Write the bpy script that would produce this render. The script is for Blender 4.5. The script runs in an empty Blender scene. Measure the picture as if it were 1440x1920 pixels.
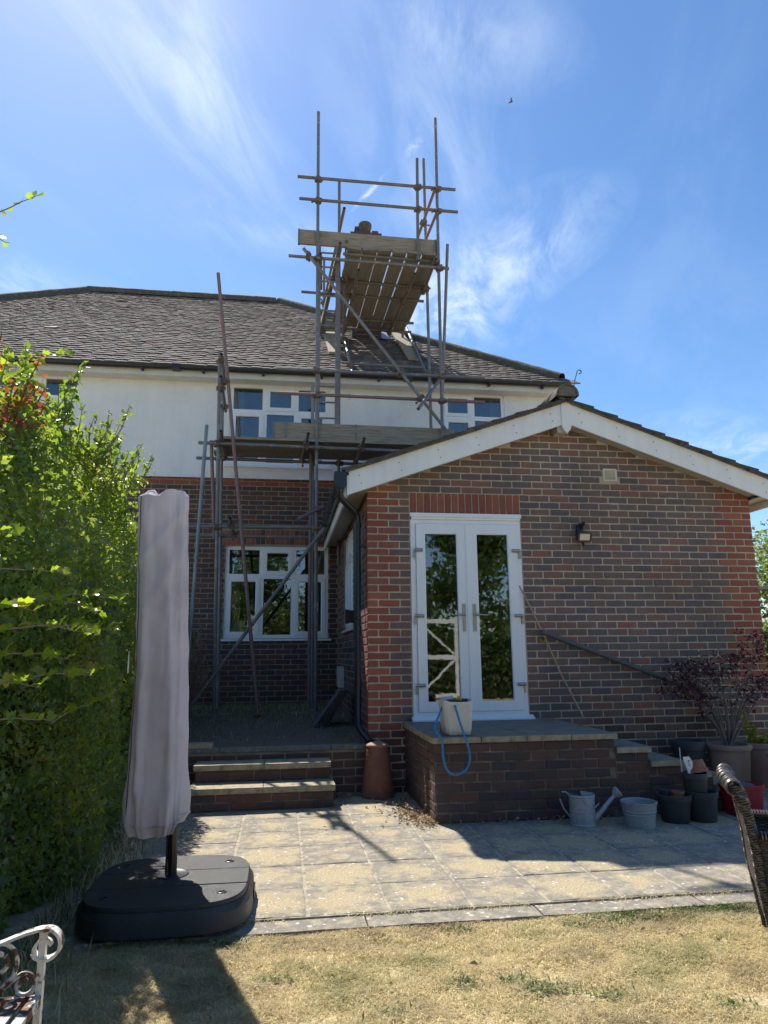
import bpy, math, random
import numpy as np
from mathutils import Vector, Matrix, Quaternion
R = math.radians
random.seed(7)
rng = np.random.default_rng(7)
SC = bpy.context.scene
COL = SC.collection

# ------------------------------------------------------------------ camera
def make_camera():
    f_px, yaw, pitch, roll = 1314.2, 0.1437, 0.2003, -0.0095
    F = Vector((math.sin(yaw) * math.cos(pitch), math.cos(yaw) * math.cos(pitch), math.sin(pitch)))
    Rr = Vector((math.cos(yaw), -math.sin(yaw), 0))
    U = Rr.cross(F)
    c, s = math.cos(roll), math.sin(roll)
    X, Y = c * Rr + s * U, c * U - s * Rr
    cam = bpy.data.cameras.new('camera')
    cam.sensor_fit = 'VERTICAL'
    cam.sensor_height = 36.0
    cam.lens = f_px / 1920 * 36.0
    cam.clip_start, cam.clip_end = 0.05, 2000
    o = bpy.data.objects.new('camera', cam)
    COL.objects.link(o)
    m = Matrix((X, Y, -F)).transposed().to_4x4()
    m.translation = Vector((-0.8458, -7.0813, 1.2992))
    o.matrix_world = m
    SC.camera = o
make_camera()

# ------------------------------------------------------------------ sun and sky
SUN = Vector((-0.262, 0.69, 1.0)).normalized()
EL, AZ = math.asin(SUN.z), math.atan2(SUN.x, SUN.y)
def make_light():
    l = bpy.data.lights.new('sun', 'SUN')
    l.energy, l.angle, l.color = 3.45, R(0.53), (1.0, 0.94, 0.84)
    o = bpy.data.objects.new('sun', l)
    o.rotation_euler = SUN.to_track_quat('Z', 'Y').to_euler()
    o.location = (-8, 25, 40)
    COL.objects.link(o)
make_light()

def make_world():
    w = bpy.data.worlds.new('World')
    SC.world = w
    w.use_nodes = True
    N, L = w.node_tree.nodes, w.node_tree.links
    N.clear()
    out = N.new('ShaderNodeOutputWorld')
    bg = N.new('ShaderNodeBackground')
    bg.inputs['Strength'].default_value = 0.083
    sky = N.new('ShaderNodeTexSky')
    sky.sky_type = 'NISHITA'
    sky.sun_disc = False
    sky.sun_elevation, sky.sun_rotation = EL, AZ
    sky.air_density, sky.dust_density, sky.ozone_density = 1.0, 0.25, 4.0
    tc = N.new('ShaderNodeTexCoord')
    sep = N.new('ShaderNodeSeparateXYZ')
    L.new(tc.outputs['Generated'], sep.inputs[0])
    def mth(op, a, b=None, c=None, clamp=False):
        n = N.new('ShaderNodeMath'); n.operation = op; n.use_clamp = clamp
        for i, x in enumerate((a, b, c)):
            if x is None: continue
            if isinstance(x, (int, float)): n.inputs[i].default_value = x
            else: L.new(x, n.inputs[i])
        return n.outputs[0]
    zz = mth('MAXIMUM', sep.outputs[2], 0.02)
    u, v = mth('DIVIDE', sep.outputs[0], zz), mth('DIVIDE', sep.outputs[1], zz)
    comb = N.new('ShaderNodeCombineXYZ')
    L.new(u, comb.inputs[0]); L.new(v, comb.inputs[1])
    def noise(scale, rot, sx, sy, detail=8, rough=0.6, dist=0.6):
        mp = N.new('ShaderNodeMapping'); mp.vector_type = 'TEXTURE'
        mp.inputs['Rotation'].default_value = (0, 0, rot)
        mp.inputs['Scale'].default_value = (1 / sx, 1 / sy, 1)
        L.new(comb.outputs[0], mp.inputs[0])
        n = N.new('ShaderNodeTexNoise')
        n.inputs['Scale'].default_value = scale
        n.inputs['Detail'].default_value = detail
        n.inputs['Roughness'].default_value = rough
        n.inputs['Distortion'].default_value = dist
        L.new(mp.outputs[0], n.inputs[0])
        return n.outputs[0]
    def blob(cx, cy, rot, rx, ry):          # soft elliptical region of the cloud sheet
        a = mth('SUBTRACT', u, cx); b = mth('SUBTRACT', v, cy)
        c, s = math.cos(rot), math.sin(rot)
        p = mth('ADD', mth('MULTIPLY', a, c / rx), mth('MULTIPLY', b, s / rx))
        q = mth('ADD', mth('MULTIPLY', a, -s / ry), mth('MULTIPLY', b, c / ry))
        d = mth('ADD', mth('MULTIPLY', p, p), mth('MULTIPLY', q, q))
        return mth('SUBTRACT', 1.0, mth('SQRT', d), clamp=True)
    fib = noise(3.2, R(66), 0.6, 2.4, 9, 0.60, 0.7)
    puf = noise(4.2, R(70), 0.75, 1.5, 10, 0.66, 0.5)
    trail_n = noise(26.0, 0.3, 1, 1, 5, 0.65, 0.8)
    wisp = noise(1.3, R(60), 0.6, 1.7, 6, 0.6, 0.8)
    def ramp(x, a, b):
        n = N.new('ShaderNodeMapRange'); n.interpolation_type = 'SMOOTHSTEP'
        n.inputs['From Min'].default_value = a; n.inputs['From Max'].default_value = b
        L.new(x, n.inputs['Value'])
        return n.outputs[0]
    fibr, pufr, wispr = ramp(fib, 0.34, 0.78), ramp(puf, 0.36, 0.74), ramp(wisp, 0.40, 0.75)
    tot = None
    def add(x, k):
        nonlocal tot
        x = mth('MULTIPLY', x, k)
        tot = x if tot is None else mth('ADD', tot, x)
    for (cx, cy, rot, rx, ry, k, src) in [
            (-0.20, 1.06, R(66), 0.50, 0.17, 0.95, fibr),
            (-0.24, 0.98, R(66), 0.22, 0.10, 0.65, pufr),
            (0.29, 0.94, R(20), 0.26, 0.13, 0.50, pufr),
            (0.52, 1.70, R(-70), 0.52, 0.24, 0.9, pufr),
            (0.46, 1.92, R(25), 0.36, 0.24, 0.72, pufr),
            (0.30, 1.30, R(70), 0.55, 0.22, 0.50, fibr),
            (-0.03, 1.55, R(15), 0.34, 0.14, 0.40, pufr),
            (-0.80, 1.92, R(0), 0.24, 0.26, 0.80, pufr),
            (2.30, 3.10, R(30), 0.9, 0.35, 0.55, pufr)]:
        b = blob(cx, cy, rot, rx, ry)
        add(mth('MULTIPLY', mth('POWER', b, 0.8), src), k)
    add(wispr, 0.10)
    for (x0, y0, x1, y1, wd, k) in [(0.135, 1.446, 0.202, 1.296, 0.011, 0.75), (0.227, 1.254, 0.256, 1.182, 0.016, 0.5)]:
        dx, dy = x1 - x0, y1 - y0                                  # aircraft trails
        ln = math.hypot(dx, dy)
        b = blob((x0 + x1) / 2, (y0 + y1) / 2, math.atan2(dy, dx), ln * 0.62, wd)
        add(mth('MULTIPLY', ramp(b, 0.0, 1.0), ramp(trail_n, 0.35, 0.62)), k)
    tot = mth('MINIMUM', mth('MULTIPLY', tot, 0.8), 0.85)
    mix = N.new('ShaderNodeMix'); mix.data_type = 'RGBA'
    L.new(tot, mix.inputs['Factor'])
    hs = N.new('ShaderNodeHueSaturation'); hs.inputs['Saturation'].default_value = 1.14
    L.new(sky.outputs[0], hs.inputs['Color']); L.new(hs.outputs[0], mix.inputs['A'])
    mix.inputs['B'].default_value = (5.6, 6.4, 7.4, 1)
    L.new(mix.outputs['Result'], bg.inputs['Color'])
    L.new(bg.outputs[0], out.inputs['Surface'])
make_world()
vs = SC.view_settings
vs.view_transform, vs.look, vs.exposure, vs.gamma = 'Standard', 'None', 1.10, 1.0
vs.use_curve_mapping = False
SC.cycles.max_bounces = 8
SC.cycles.transparent_max_bounces = 16

# ------------------------------------------------------------------ materials
def material(name, cols, rough=0.6, scale=8.0, rnd=None, rcols=None, bump=0.0, bscale=60.0, metal=0.0,
             detail=6.0, spec=0.5, trans=None, mixf=0.55, stretch=None, local=False, coat=0.0, rvar=0.0, streak=0.0, stain=0.0):
    m = bpy.data.materials.new(name)
    m.use_nodes = True
    N, L = m.node_tree.nodes, m.node_tree.links
    b = N['Principled BSDF']
    b.inputs['Roughness'].default_value = rough
    b.inputs['Metallic'].default_value = metal
    b.inputs['Specular IOR Level'].default_value = spec
    if coat: b.inputs['Coat Weight'].default_value = coat
    if local:
        pos = N.new('ShaderNodeTexCoord').outputs['Object']
    else:
        pos = N.new('ShaderNodeNewGeometry').outputs['Position']
    if stretch:
        mp = N.new('ShaderNodeMapping'); mp.inputs['Scale'].default_value = stretch
        L.new(pos, mp.inputs[0]); pos = mp.outputs[0]
    no = N.new('ShaderNodeTexNoise')
    no.inputs['Scale'].default_value = scale
    no.inputs['Detail'].default_value = detail
    no.inputs['Roughness'].default_value = 0.62
    L.new(pos, no.inputs[0])
    cr = N.new('ShaderNodeValToRGB')
    e = cr.color_ramp.elements
    if len(cols) == 1: cols = [(0.3, cols[0]), (0.7, tuple(c * 0.82 for c in cols[0]))]
    e[0].position, e[0].color = cols[0][0], (*cols[0][1], 1)
    e[1].position, e[1].color = cols[-1][0], (*cols[-1][1], 1)
    for p, c in cols[1:-1]:
        x = e.new(p); x.color = (*c, 1)
    L.new(no.outputs[0], cr.inputs[0])
    col = cr.outputs[0]
    if rnd:
        if rnd == 'obj': r = N.new('ShaderNodeObjectInfo').outputs['Random']
        else: r = N.new('ShaderNodeNewGeometry').outputs['Random Per Island']
        rr = N.new('ShaderNodeValToRGB'); rr.color_ramp.interpolation = 'LINEAR'
        e = rr.color_ramp.elements
        e[0].position, e[0].color = rcols[0][0], (*rcols[0][1], 1)
        e[1].position, e[1].color = rcols[-1][0], (*rcols[-1][1], 1)
        for p, c in rcols[1:-1]:
            x = e.new(p); x.color = (*c, 1)
        L.new(r, rr.inputs[0])
        mx = N.new('ShaderNodeMix'); mx.data_type = 'RGBA'
        mx.inputs['Factor'].default_value = mixf
        L.new(col, mx.inputs['A']); L.new(rr.outputs[0], mx.inputs['B'])
        col = mx.outputs['Result']
    for amt, sc, st in ((streak, 1.0, (5.0, 5.0, 0.35)), (stain, 0.9, (1, 1, 1))):   # rain streaks, broad weathering
        if not amt: continue
        mp3 = N.new('ShaderNodeMapping'); mp3.inputs['Scale'].default_value = st
        L.new(N.new('ShaderNodeNewGeometry').outputs['Position'], mp3.inputs[0])
        n3 = N.new('ShaderNodeTexNoise'); n3.inputs['Scale'].default_value = sc; n3.inputs['Detail'].default_value = 8; n3.inputs['Roughness'].default_value = 0.66
        L.new(mp3.outputs[0], n3.inputs[0])
        r3 = N.new('ShaderNodeMapRange'); r3.inputs['From Min'].default_value = 0.35; r3.inputs['From Max'].default_value = 0.68
        r3.inputs['To Min'].default_value = 1.0 + amt * .35; r3.inputs['To Max'].default_value = 1.0 - amt
        L.new(n3.outputs[0], r3.inputs['Value'])
        vm = N.new('ShaderNodeVectorMath'); vm.operation = 'SCALE'
        L.new(col, vm.inputs[0]); L.new(r3.outputs[0], vm.inputs['Scale']); col = vm.outputs[0]
    L.new(col, b.inputs['Base Color'])
    if rvar:
        mr = N.new('ShaderNodeMapRange')
        mr.inputs['To Min'].default_value = max(0.02, rough - rvar); mr.inputs['To Max'].default_value = min(1, rough + rvar)
        L.new(no.outputs[0], mr.inputs['Value']); L.new(mr.outputs[0], b.inputs['Roughness'])
    if bump:
        n2 = N.new('ShaderNodeTexNoise'); n2.inputs['Scale'].default_value = bscale; n2.inputs['Detail'].default_value = 5
        L.new(pos, n2.inputs[0])
        bp = N.new('ShaderNodeBump'); bp.inputs['Strength'].default_value = bump; bp.inputs['Distance'].default_value = 0.01
        L.new(n2.outputs[0], bp.inputs['Height']); L.new(bp.outputs[0], b.inputs['Normal'])
    if trans:
        t = N.new('ShaderNodeBsdfTranslucent')
        mx2 = N.new('ShaderNodeMix'); mx2.data_type = 'RGBA'; mx2.blend_type = 'MULTIPLY'; mx2.inputs['Factor'].default_value = 1.0
        L.new(col, mx2.inputs['A']); mx2.inputs['B'].default_value = (*trans[1], 1)
        L.new(mx2.outputs['Result'], t.inputs['Color'])
        ms = N.new('ShaderNodeMixShader'); ms.inputs[0].default_value = trans[0]
        L.new(b.outputs[0], ms.inputs[1]); L.new(t.outputs[0], ms.inputs[2])
        L.new(ms.outputs[0], N['Material Output'].inputs['Surface'])
    return m

def glass_material(name, wave, tint=(0.75, 0.8, 0.78), boost=2.2, scale=(14, 14, 5)):
    m = bpy.data.materials.new(name); m.use_nodes = True
    N, L = m.node_tree.nodes, m.node_tree.links
    N.remove(N['Principled BSDF'])
    tr = N.new('ShaderNodeBsdfTransparent'); tr.inputs[0].default_value = (*tint, 1)
    gl = N.new('ShaderNodeBsdfGlossy'); gl.inputs['Roughness'].default_value = 0.015
    fr = N.new('ShaderNodeFresnel'); fr.inputs['IOR'].default_value = 1.5
    mu = N.new('ShaderNodeMath'); mu.operation = 'MULTIPLY'; mu.inputs[1].default_value = boost; mu.use_clamp = True
    L.new(fr.outputs[0], mu.inputs[0])
    no = N.new('ShaderNodeTexNoise'); no.inputs['Scale'].default_value = 1.0; no.inputs['Detail'].default_value = 2
    ge = N.new('ShaderNodeNewGeometry')
    mp = N.new('ShaderNodeMapping'); mp.inputs['Scale'].default_value = scale
    L.new(ge.outputs['Position'], mp.inputs[0]); L.new(mp.outputs[0], no.inputs[0])
    bp = N.new('ShaderNodeBump'); bp.inputs['Strength'].default_value = wave; bp.inputs['Distance'].default_value = 0.004
    L.new(no.outputs[0], bp.inputs['Height']); L.new(bp.outputs[0], gl.inputs['Normal'])
    ms = N.new('ShaderNodeMixShader')
    L.new(mu.outputs[0], ms.inputs[0]); L.new(tr.outputs[0], ms.inputs[1]); L.new(gl.outputs[0], ms.inputs[2])
    L.new(ms.outputs[0], N['Material Output'].inputs['Surface'])
    return m

BR_MIX = [(0.0, (0.120, 0.100, 0.105)), (0.15, (0.165, 0.130, 0.125)), (0.34, (0.240, 0.150, 0.115)), (0.54, (0.195, 0.128, 0.105)),
          (0.68, (0.145, 0.120, 0.122)), (0.82, (0.265, 0.145, 0.105)), (0.95, (0.30, 0.135, 0.092)), (1.0, (0.38, 0.135, 0.088))]
BR_RED = [(0.0, (0.38, 0.115, 0.070)), (0.35, (0.28, 0.090, 0.066)), (0.7, (0.33, 0.125, 0.085)), (1.0, (0.44, 0.165, 0.095))]
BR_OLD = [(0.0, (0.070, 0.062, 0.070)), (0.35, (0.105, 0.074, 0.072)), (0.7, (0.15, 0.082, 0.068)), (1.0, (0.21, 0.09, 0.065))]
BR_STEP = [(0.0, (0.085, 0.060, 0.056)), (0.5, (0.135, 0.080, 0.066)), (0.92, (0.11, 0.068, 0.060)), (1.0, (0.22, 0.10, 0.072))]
def brick_mats(nm, rc, n0, n1):
    c = [(0.3, n0), (0.7, n1)]
    return (material(nm, c, 0.85, 16, 'obj', rc, 0.6, 130, mixf=0.64, detail=11, stain=.28), material(nm + '_joined', c, 0.85, 16, 'isl', rc, 0.6, 130, mixf=0.64, detail=11, stain=.28))
MIX = brick_mats('brick_mixed', BR_MIX, (0.23, 0.16, 0.15), (0.10, 0.08, 0.09))
RED = brick_mats('brick_red', BR_RED, (0.34, 0.10, 0.06), (0.22, 0.06, 0.045))
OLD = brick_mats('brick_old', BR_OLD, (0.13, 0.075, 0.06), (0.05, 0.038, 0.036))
STEPB = brick_mats('brick_step', BR_STEP, (0.19, 0.11, 0.08), (0.09, 0.06, 0.05))
MORTAR = material('mortar', [(0.25, (0.66, 0.57, 0.41)), (0.55, (0.53, 0.45, 0.32)), (0.75, (0.38, 0.32, 0.23))], 0.95, 4, bump=0.6, bscale=200, detail=9, stain=.3)
MORTAR_OLD = material('old_mortar', [(0.3, (0.46, 0.37, 0.25)), (0.7, (0.24, 0.195, 0.14))], 0.95, 5, bump=0.6, bscale=200)
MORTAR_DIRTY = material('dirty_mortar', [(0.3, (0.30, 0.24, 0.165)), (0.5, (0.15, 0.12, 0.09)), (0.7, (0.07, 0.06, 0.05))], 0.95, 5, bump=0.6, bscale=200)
UPVC = material('white_upvc', [(0.3, (0.88, 0.89, 0.90)), (0.75, (0.84, 0.85, 0.86))], 0.32, 3, streak=.04)
UPVC_OLD = material('aged_white_upvc', [(0.3, (0.72, 0.71, 0.66)), (0.7, (0.60, 0.59, 0.54))], 0.5, 5)
BARGE = material('white_painted_board', [(0.25, (0.86, 0.86, 0.84)), (0.62, (0.84, 0.84, 0.82)), (0.8, (0.74, 0.72, 0.66))], 0.55, 3.5, bump=0.1, bscale=30, streak=.09)
CREAM = material('cream_soffit', [(0.3, (0.50, 0.46, 0.38)), (0.7, (0.40, 0.36, 0.29))], 0.7, 5)
RENDER = material('white_render', [(0.25, (0.86, 0.86, 0.85)), (0.6, (0.83, 0.83, 0.82)), (0.8, (0.74, 0.73, 0.70))], 0.9, 0.9, bump=0.8, bscale=38, detail=9, streak=.05, stain=.06)
BLACKP = material('black_plastic', [(0.3, (0.018, 0.019, 0.022)), (0.7, (0.03, 0.032, 0.036))], 0.35, 9)
GALV = material('galvanised_tube', [(0.28, (0.30, 0.31, 0.315)), (0.46, (0.18, 0.185, 0.19)), (0.60, (0.24, 0.20, 0.165)), (0.72, (0.36, 0.36, 0.35))], 0.55, 6, metal=0.3, bump=0.2, bscale=90, rvar=0.2)
TUBE_BR = material('brown_weathered_tube', [(0.28, (0.24, 0.22, 0.195)), (0.5, (0.17, 0.162, 0.15)), (0.7, (0.22, 0.165, 0.125))], 0.7, 6, metal=0.2, bump=0.2, bscale=90)
TUBE_RD = material('rusty_red_tube', [(0.3, (0.30, 0.125, 0.105)), (0.5, (0.25, 0.16, 0.14)), (0.7, (0.19, 0.185, 0.18))], 0.65, 4, metal=0.15, bump=0.2, bscale=90)
TUBE_LT = material('pale_blue_grey_tube', [(0.3, (0.27, 0.31, 0.33)), (0.7, (0.20, 0.225, 0.24))], 0.5, 5, metal=0.3)
TUBES = dict(g=GALV, b=TUBE_BR, r=TUBE_RD, l=TUBE_LT, p=TUBE_RD)
COUPLER = material('coupler_steel', [(0.3, (0.17, 0.15, 0.13)), (0.5, (0.20, 0.14, 0.10)), (0.7, (0.13, 0.12, 0.11))], 0.6, 30, metal=0.4)
BOARD = material('scaffold_timber', [(0.25, (0.42, 0.35, 0.255)), (0.5, (0.31, 0.255, 0.185)), (0.7, (0.17, 0.135, 0.10)), (0.8, (0.36, 0.31, 0.24))], 0.85, 4, bump=0.3, bscale=30, stretch=(1.0, 6, 14))
BOARD_Y = material('deck_timber', [(0.25, (0.33, 0.285, 0.24)), (0.5, (0.25, 0.215, 0.18)), (0.75, (0.16, 0.138, 0.12))], 0.85, 3, bump=0.3, bscale=30, stretch=(9, 1.0, 9), rnd='obj', rcols=[(0, (0.27, 0.235, 0.205)), (1, (0.19, 0.17, 0.15))], mixf=0.4)
BOARD_PALE = material('pale_plank', [(0.25, (0.46, 0.39, 0.28)), (0.7, (0.34, 0.28, 0.19))], 0.85, 4, stretch=(8, 1, 1))
TILE_O = material('clay_tile', [(0.25, (0.20, 0.172, 0.155)), (0.44, (0.105, 0.092, 0.086)), (0.57, (0.18, 0.155, 0.135)), (0.72, (0.38, 0.36, 0.315))], 0.9, 3.4, 'obj', [(0, (0.065, 0.058, 0.056)), (0.45, (0.14, 0.12, 0.11)), (0.88, (0.24, 0.20, 0.175)), (1, (0.32, 0.19, 0.13))], 0.5, 90, mixf=0.42, detail=10)
TILE_J = material('clay_tile_joined', [(0.25, (0.20, 0.172, 0.155)), (0.44, (0.105, 0.092, 0.086)), (0.57, (0.18, 0.155, 0.135)), (0.72, (0.38, 0.36, 0.315))], 0.9, 3.4, 'isl', [(0, (0.065, 0.058, 0.056)), (0.45, (0.14, 0.12, 0.11)), (0.88, (0.24, 0.20, 0.175)), (1, (0.32, 0.19, 0.13))], 0.5, 90, mixf=0.42, detail=10)
RIDGE = material('lichened_ridge_tile', [(0.28, (0.13, 0.12, 0.075)), (0.5, (0.10, 0.085, 0.065)), (0.7, (0.20, 0.185, 0.13))], 0.95, 14, bump=1.0, bscale=40)
CTILE = material('concrete_roof_tile', [(0.28, (0.10, 0.082, 0.07)), (0.5, (0.075, 0.062, 0.055)), (0.7, (0.15, 0.14, 0.11))], 0.92, 9, bump=0.6, bscale=60)
VERGE = material('verge_mortar', [(0.3, (0.21, 0.19, 0.155)), (0.6, (0.13, 0.12, 0.10)), (0.75, (0.28, 0.26, 0.2))], 0.95, 10, bump=0.7, bscale=60)
ROOM = material('dark_room', [(0.10, 0.10, 0.095)], 0.9, 3)  # darkness of the unlit rooms is put into this wall colour
CURT = material('curtain', [(0.45, 0.44, 0.42)], 0.9, 12)
WINGLASS = glass_material('window_glass', 0.05, boost=3.4)
DOORGLASS = glass_material('wavy_door_glass', 0.025, boost=3.4, scale=(9, 9, 15))
STEEL = material('satin_steel', [(0.42, 0.41, 0.38)], 0.3, 20, metal=0.9)
SLAB_EDGE = material('step_slab_edge', [(0.3, (0.46, 0.39, 0.26)), (0.55, (0.32, 0.275, 0.19)), (0.7, (0.15, 0.135, 0.105))], 0.92, 16, bump=0.5, bscale=90)
STONE = material('kerb_concrete', [(0.3, (0.24, 0.23, 0.20)), (0.52, (0.17, 0.165, 0.15)), (0.68, (0.30, 0.29, 0.26))], 0.92, 14, bump=0.6, bscale=80)
SOIL = material('dry_soil', [(0.3, (0.10, 0.085, 0.06)), (0.6, (0.16, 0.13, 0.09)), (0.75, (0.07, 0.06, 0.045))], 0.97, 14, bump=0.8, bscale=60, detail=9)

def slab_material(name='patio_slab', worn=1.0, lichen=-0.58):
    m = material(name, [(0.30, (0.41, 0.355, 0.26)), (0.44, (0.30, 0.265, 0.205)), (0.57, (0.195, 0.178, 0.148)), (0.72, (0.33, 0.295, 0.235))], 0.9, 13, bump=0.6, bscale=70, detail=9)
    N, L = m.node_tree.nodes, m.node_tree.links
    b = N['Principled BSDF']
    base = b.inputs['Base Color'].links[0].from_socket
    ge = N.new('ShaderNodeNewGeometry').outputs['Position']
    tc = N.new('ShaderNodeTexCoord').outputs['Object']
    oi = N.new('ShaderNodeObjectInfo').outputs['Random']
    ln = N.new('ShaderNodeVectorMath'); ln.operation = 'LENGTH'
    mp = N.new('ShaderNodeMapping'); mp.inputs['Scale'].default_value = (1, 1, 0)
    L.new(tc, mp.inputs[0]); L.new(mp.outputs[0], ln.inputs[0])
    n1 = N.new('ShaderNodeTexNoise'); n1.inputs['Scale'].default_value = 7.5; n1.inputs['Detail'].default_value = 10; n1.inputs['Roughness'].default_value = 0.72
    L.new(ge, n1.inputs[0])
    ma = N.new('ShaderNodeMath'); ma.operation = 'MULTIPLY_ADD'; ma.inputs[1].default_value = -0.85; ma.inputs[2].default_value = 0.42
    L.new(n1.outputs[0], ma.inputs[0])
    ad = N.new('ShaderNodeMath'); ad.operation = 'ADD'
    L.new(ln.outputs['Value'], ad.inputs[0]); L.new(ma.outputs[0], ad.inputs[1])
    o2 = N.new('ShaderNodeMath'); o2.operation = 'MULTIPLY_ADD'; o2.inputs[1].default_value = 0.17; o2.inputs[2].default_value = -0.085
    L.new(oi, o2.inputs[0])
    a3 = N.new('ShaderNodeMath'); a3.operation = 'ADD'
    L.new(ad.outputs[0], a3.inputs[0]); L.new(o2.outputs[0], a3.inputs[1])
    mr = N.new('ShaderNodeMapRange'); mr.interpolation_type = 'SMOOTHSTEP'
    mr.inputs['From Min'].default_value = 0.21; mr.inputs['From Max'].default_value = 0.03
    L.new(a3.outputs[0], mr.inputs['Value'])
    g = N.new('ShaderNodeTexNoise'); g.inputs['Scale'].default_value = 90; g.inputs['Detail'].default_value = 4
    L.new(ge, g.inputs[0])
    gr = N.new('ShaderNodeValToRGB')
    gr.color_ramp.elements[0].position, gr.color_ramp.elements[0].color = 0.35, (0.29, 0.235, 0.145, 1)
    gr.color_ramp.elements[1].position, gr.color_ramp.elements[1].color = 0.65, (0.50, 0.415, 0.265, 1)
    L.new(g.outputs[0], gr.inputs[0])
    mx = N.new('ShaderNodeMix'); mx.data_type = 'RGBA'
    wf = N.new('ShaderNodeMath'); wf.operation = 'MULTIPLY'; wf.inputs[1].default_value = worn
    L.new(mr.outputs[0], wf.inputs[0]); L.new(wf.outputs[0], mx.inputs['Factor']); L.new(base, mx.inputs['A']); L.new(gr.outputs[0], mx.inputs['B'])
    vo = N.new('ShaderNodeTexVoronoi'); vo.inputs['Scale'].default_value = 24
    L.new(ge, vo.inputs['Vector'])
    lt = N.new('ShaderNodeMath'); lt.operation = 'LESS_THAN'
    n3 = N.new('ShaderNodeTexNoise'); n3.inputs['Scale'].default_value = 14; n3.inputs['Detail'].default_value = 5
    L.new(ge, n3.inputs[0])
    th = N.new('ShaderNodeMath'); th.operation = 'MULTIPLY_ADD'; th.inputs[1].default_value = 1.35; th.inputs[2].default_value = lichen
    L.new(n3.outputs[0], th.inputs[0])
    L.new(vo.outputs['Distance'], lt.inputs[0]); L.new(th.outputs[0], lt.inputs[1])
    m2 = N.new('ShaderNodeMix'); m2.data_type = 'RGBA'
    sc = N.new('ShaderNodeMath'); sc.operation = 'MULTIPLY'; sc.inputs[1].default_value = 0.75
    L.new(lt.outputs[0], sc.inputs[0])
    L.new(sc.outputs[0], m2.inputs['Factor']); L.new(mx.outputs['Result'], m2.inputs['A'])
    m2.inputs['B'].default_value = (0.58, 0.58, 0.55, 1)
    L.new(m2.outputs['Result'], b.inputs['Base Color'])
    return m
SLAB = slab_material()
EDGING = slab_material('lichened_edging', 0.0, -0.50)
JOINT = material('sandy_joint', [(0.3, (0.52, 0.46, 0.34)), (0.5, (0.38, 0.335, 0.25)), (0.66, (0.17, 0.15, 0.115))], 0.95, 13, bump=0.6, bscale=150)

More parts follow.
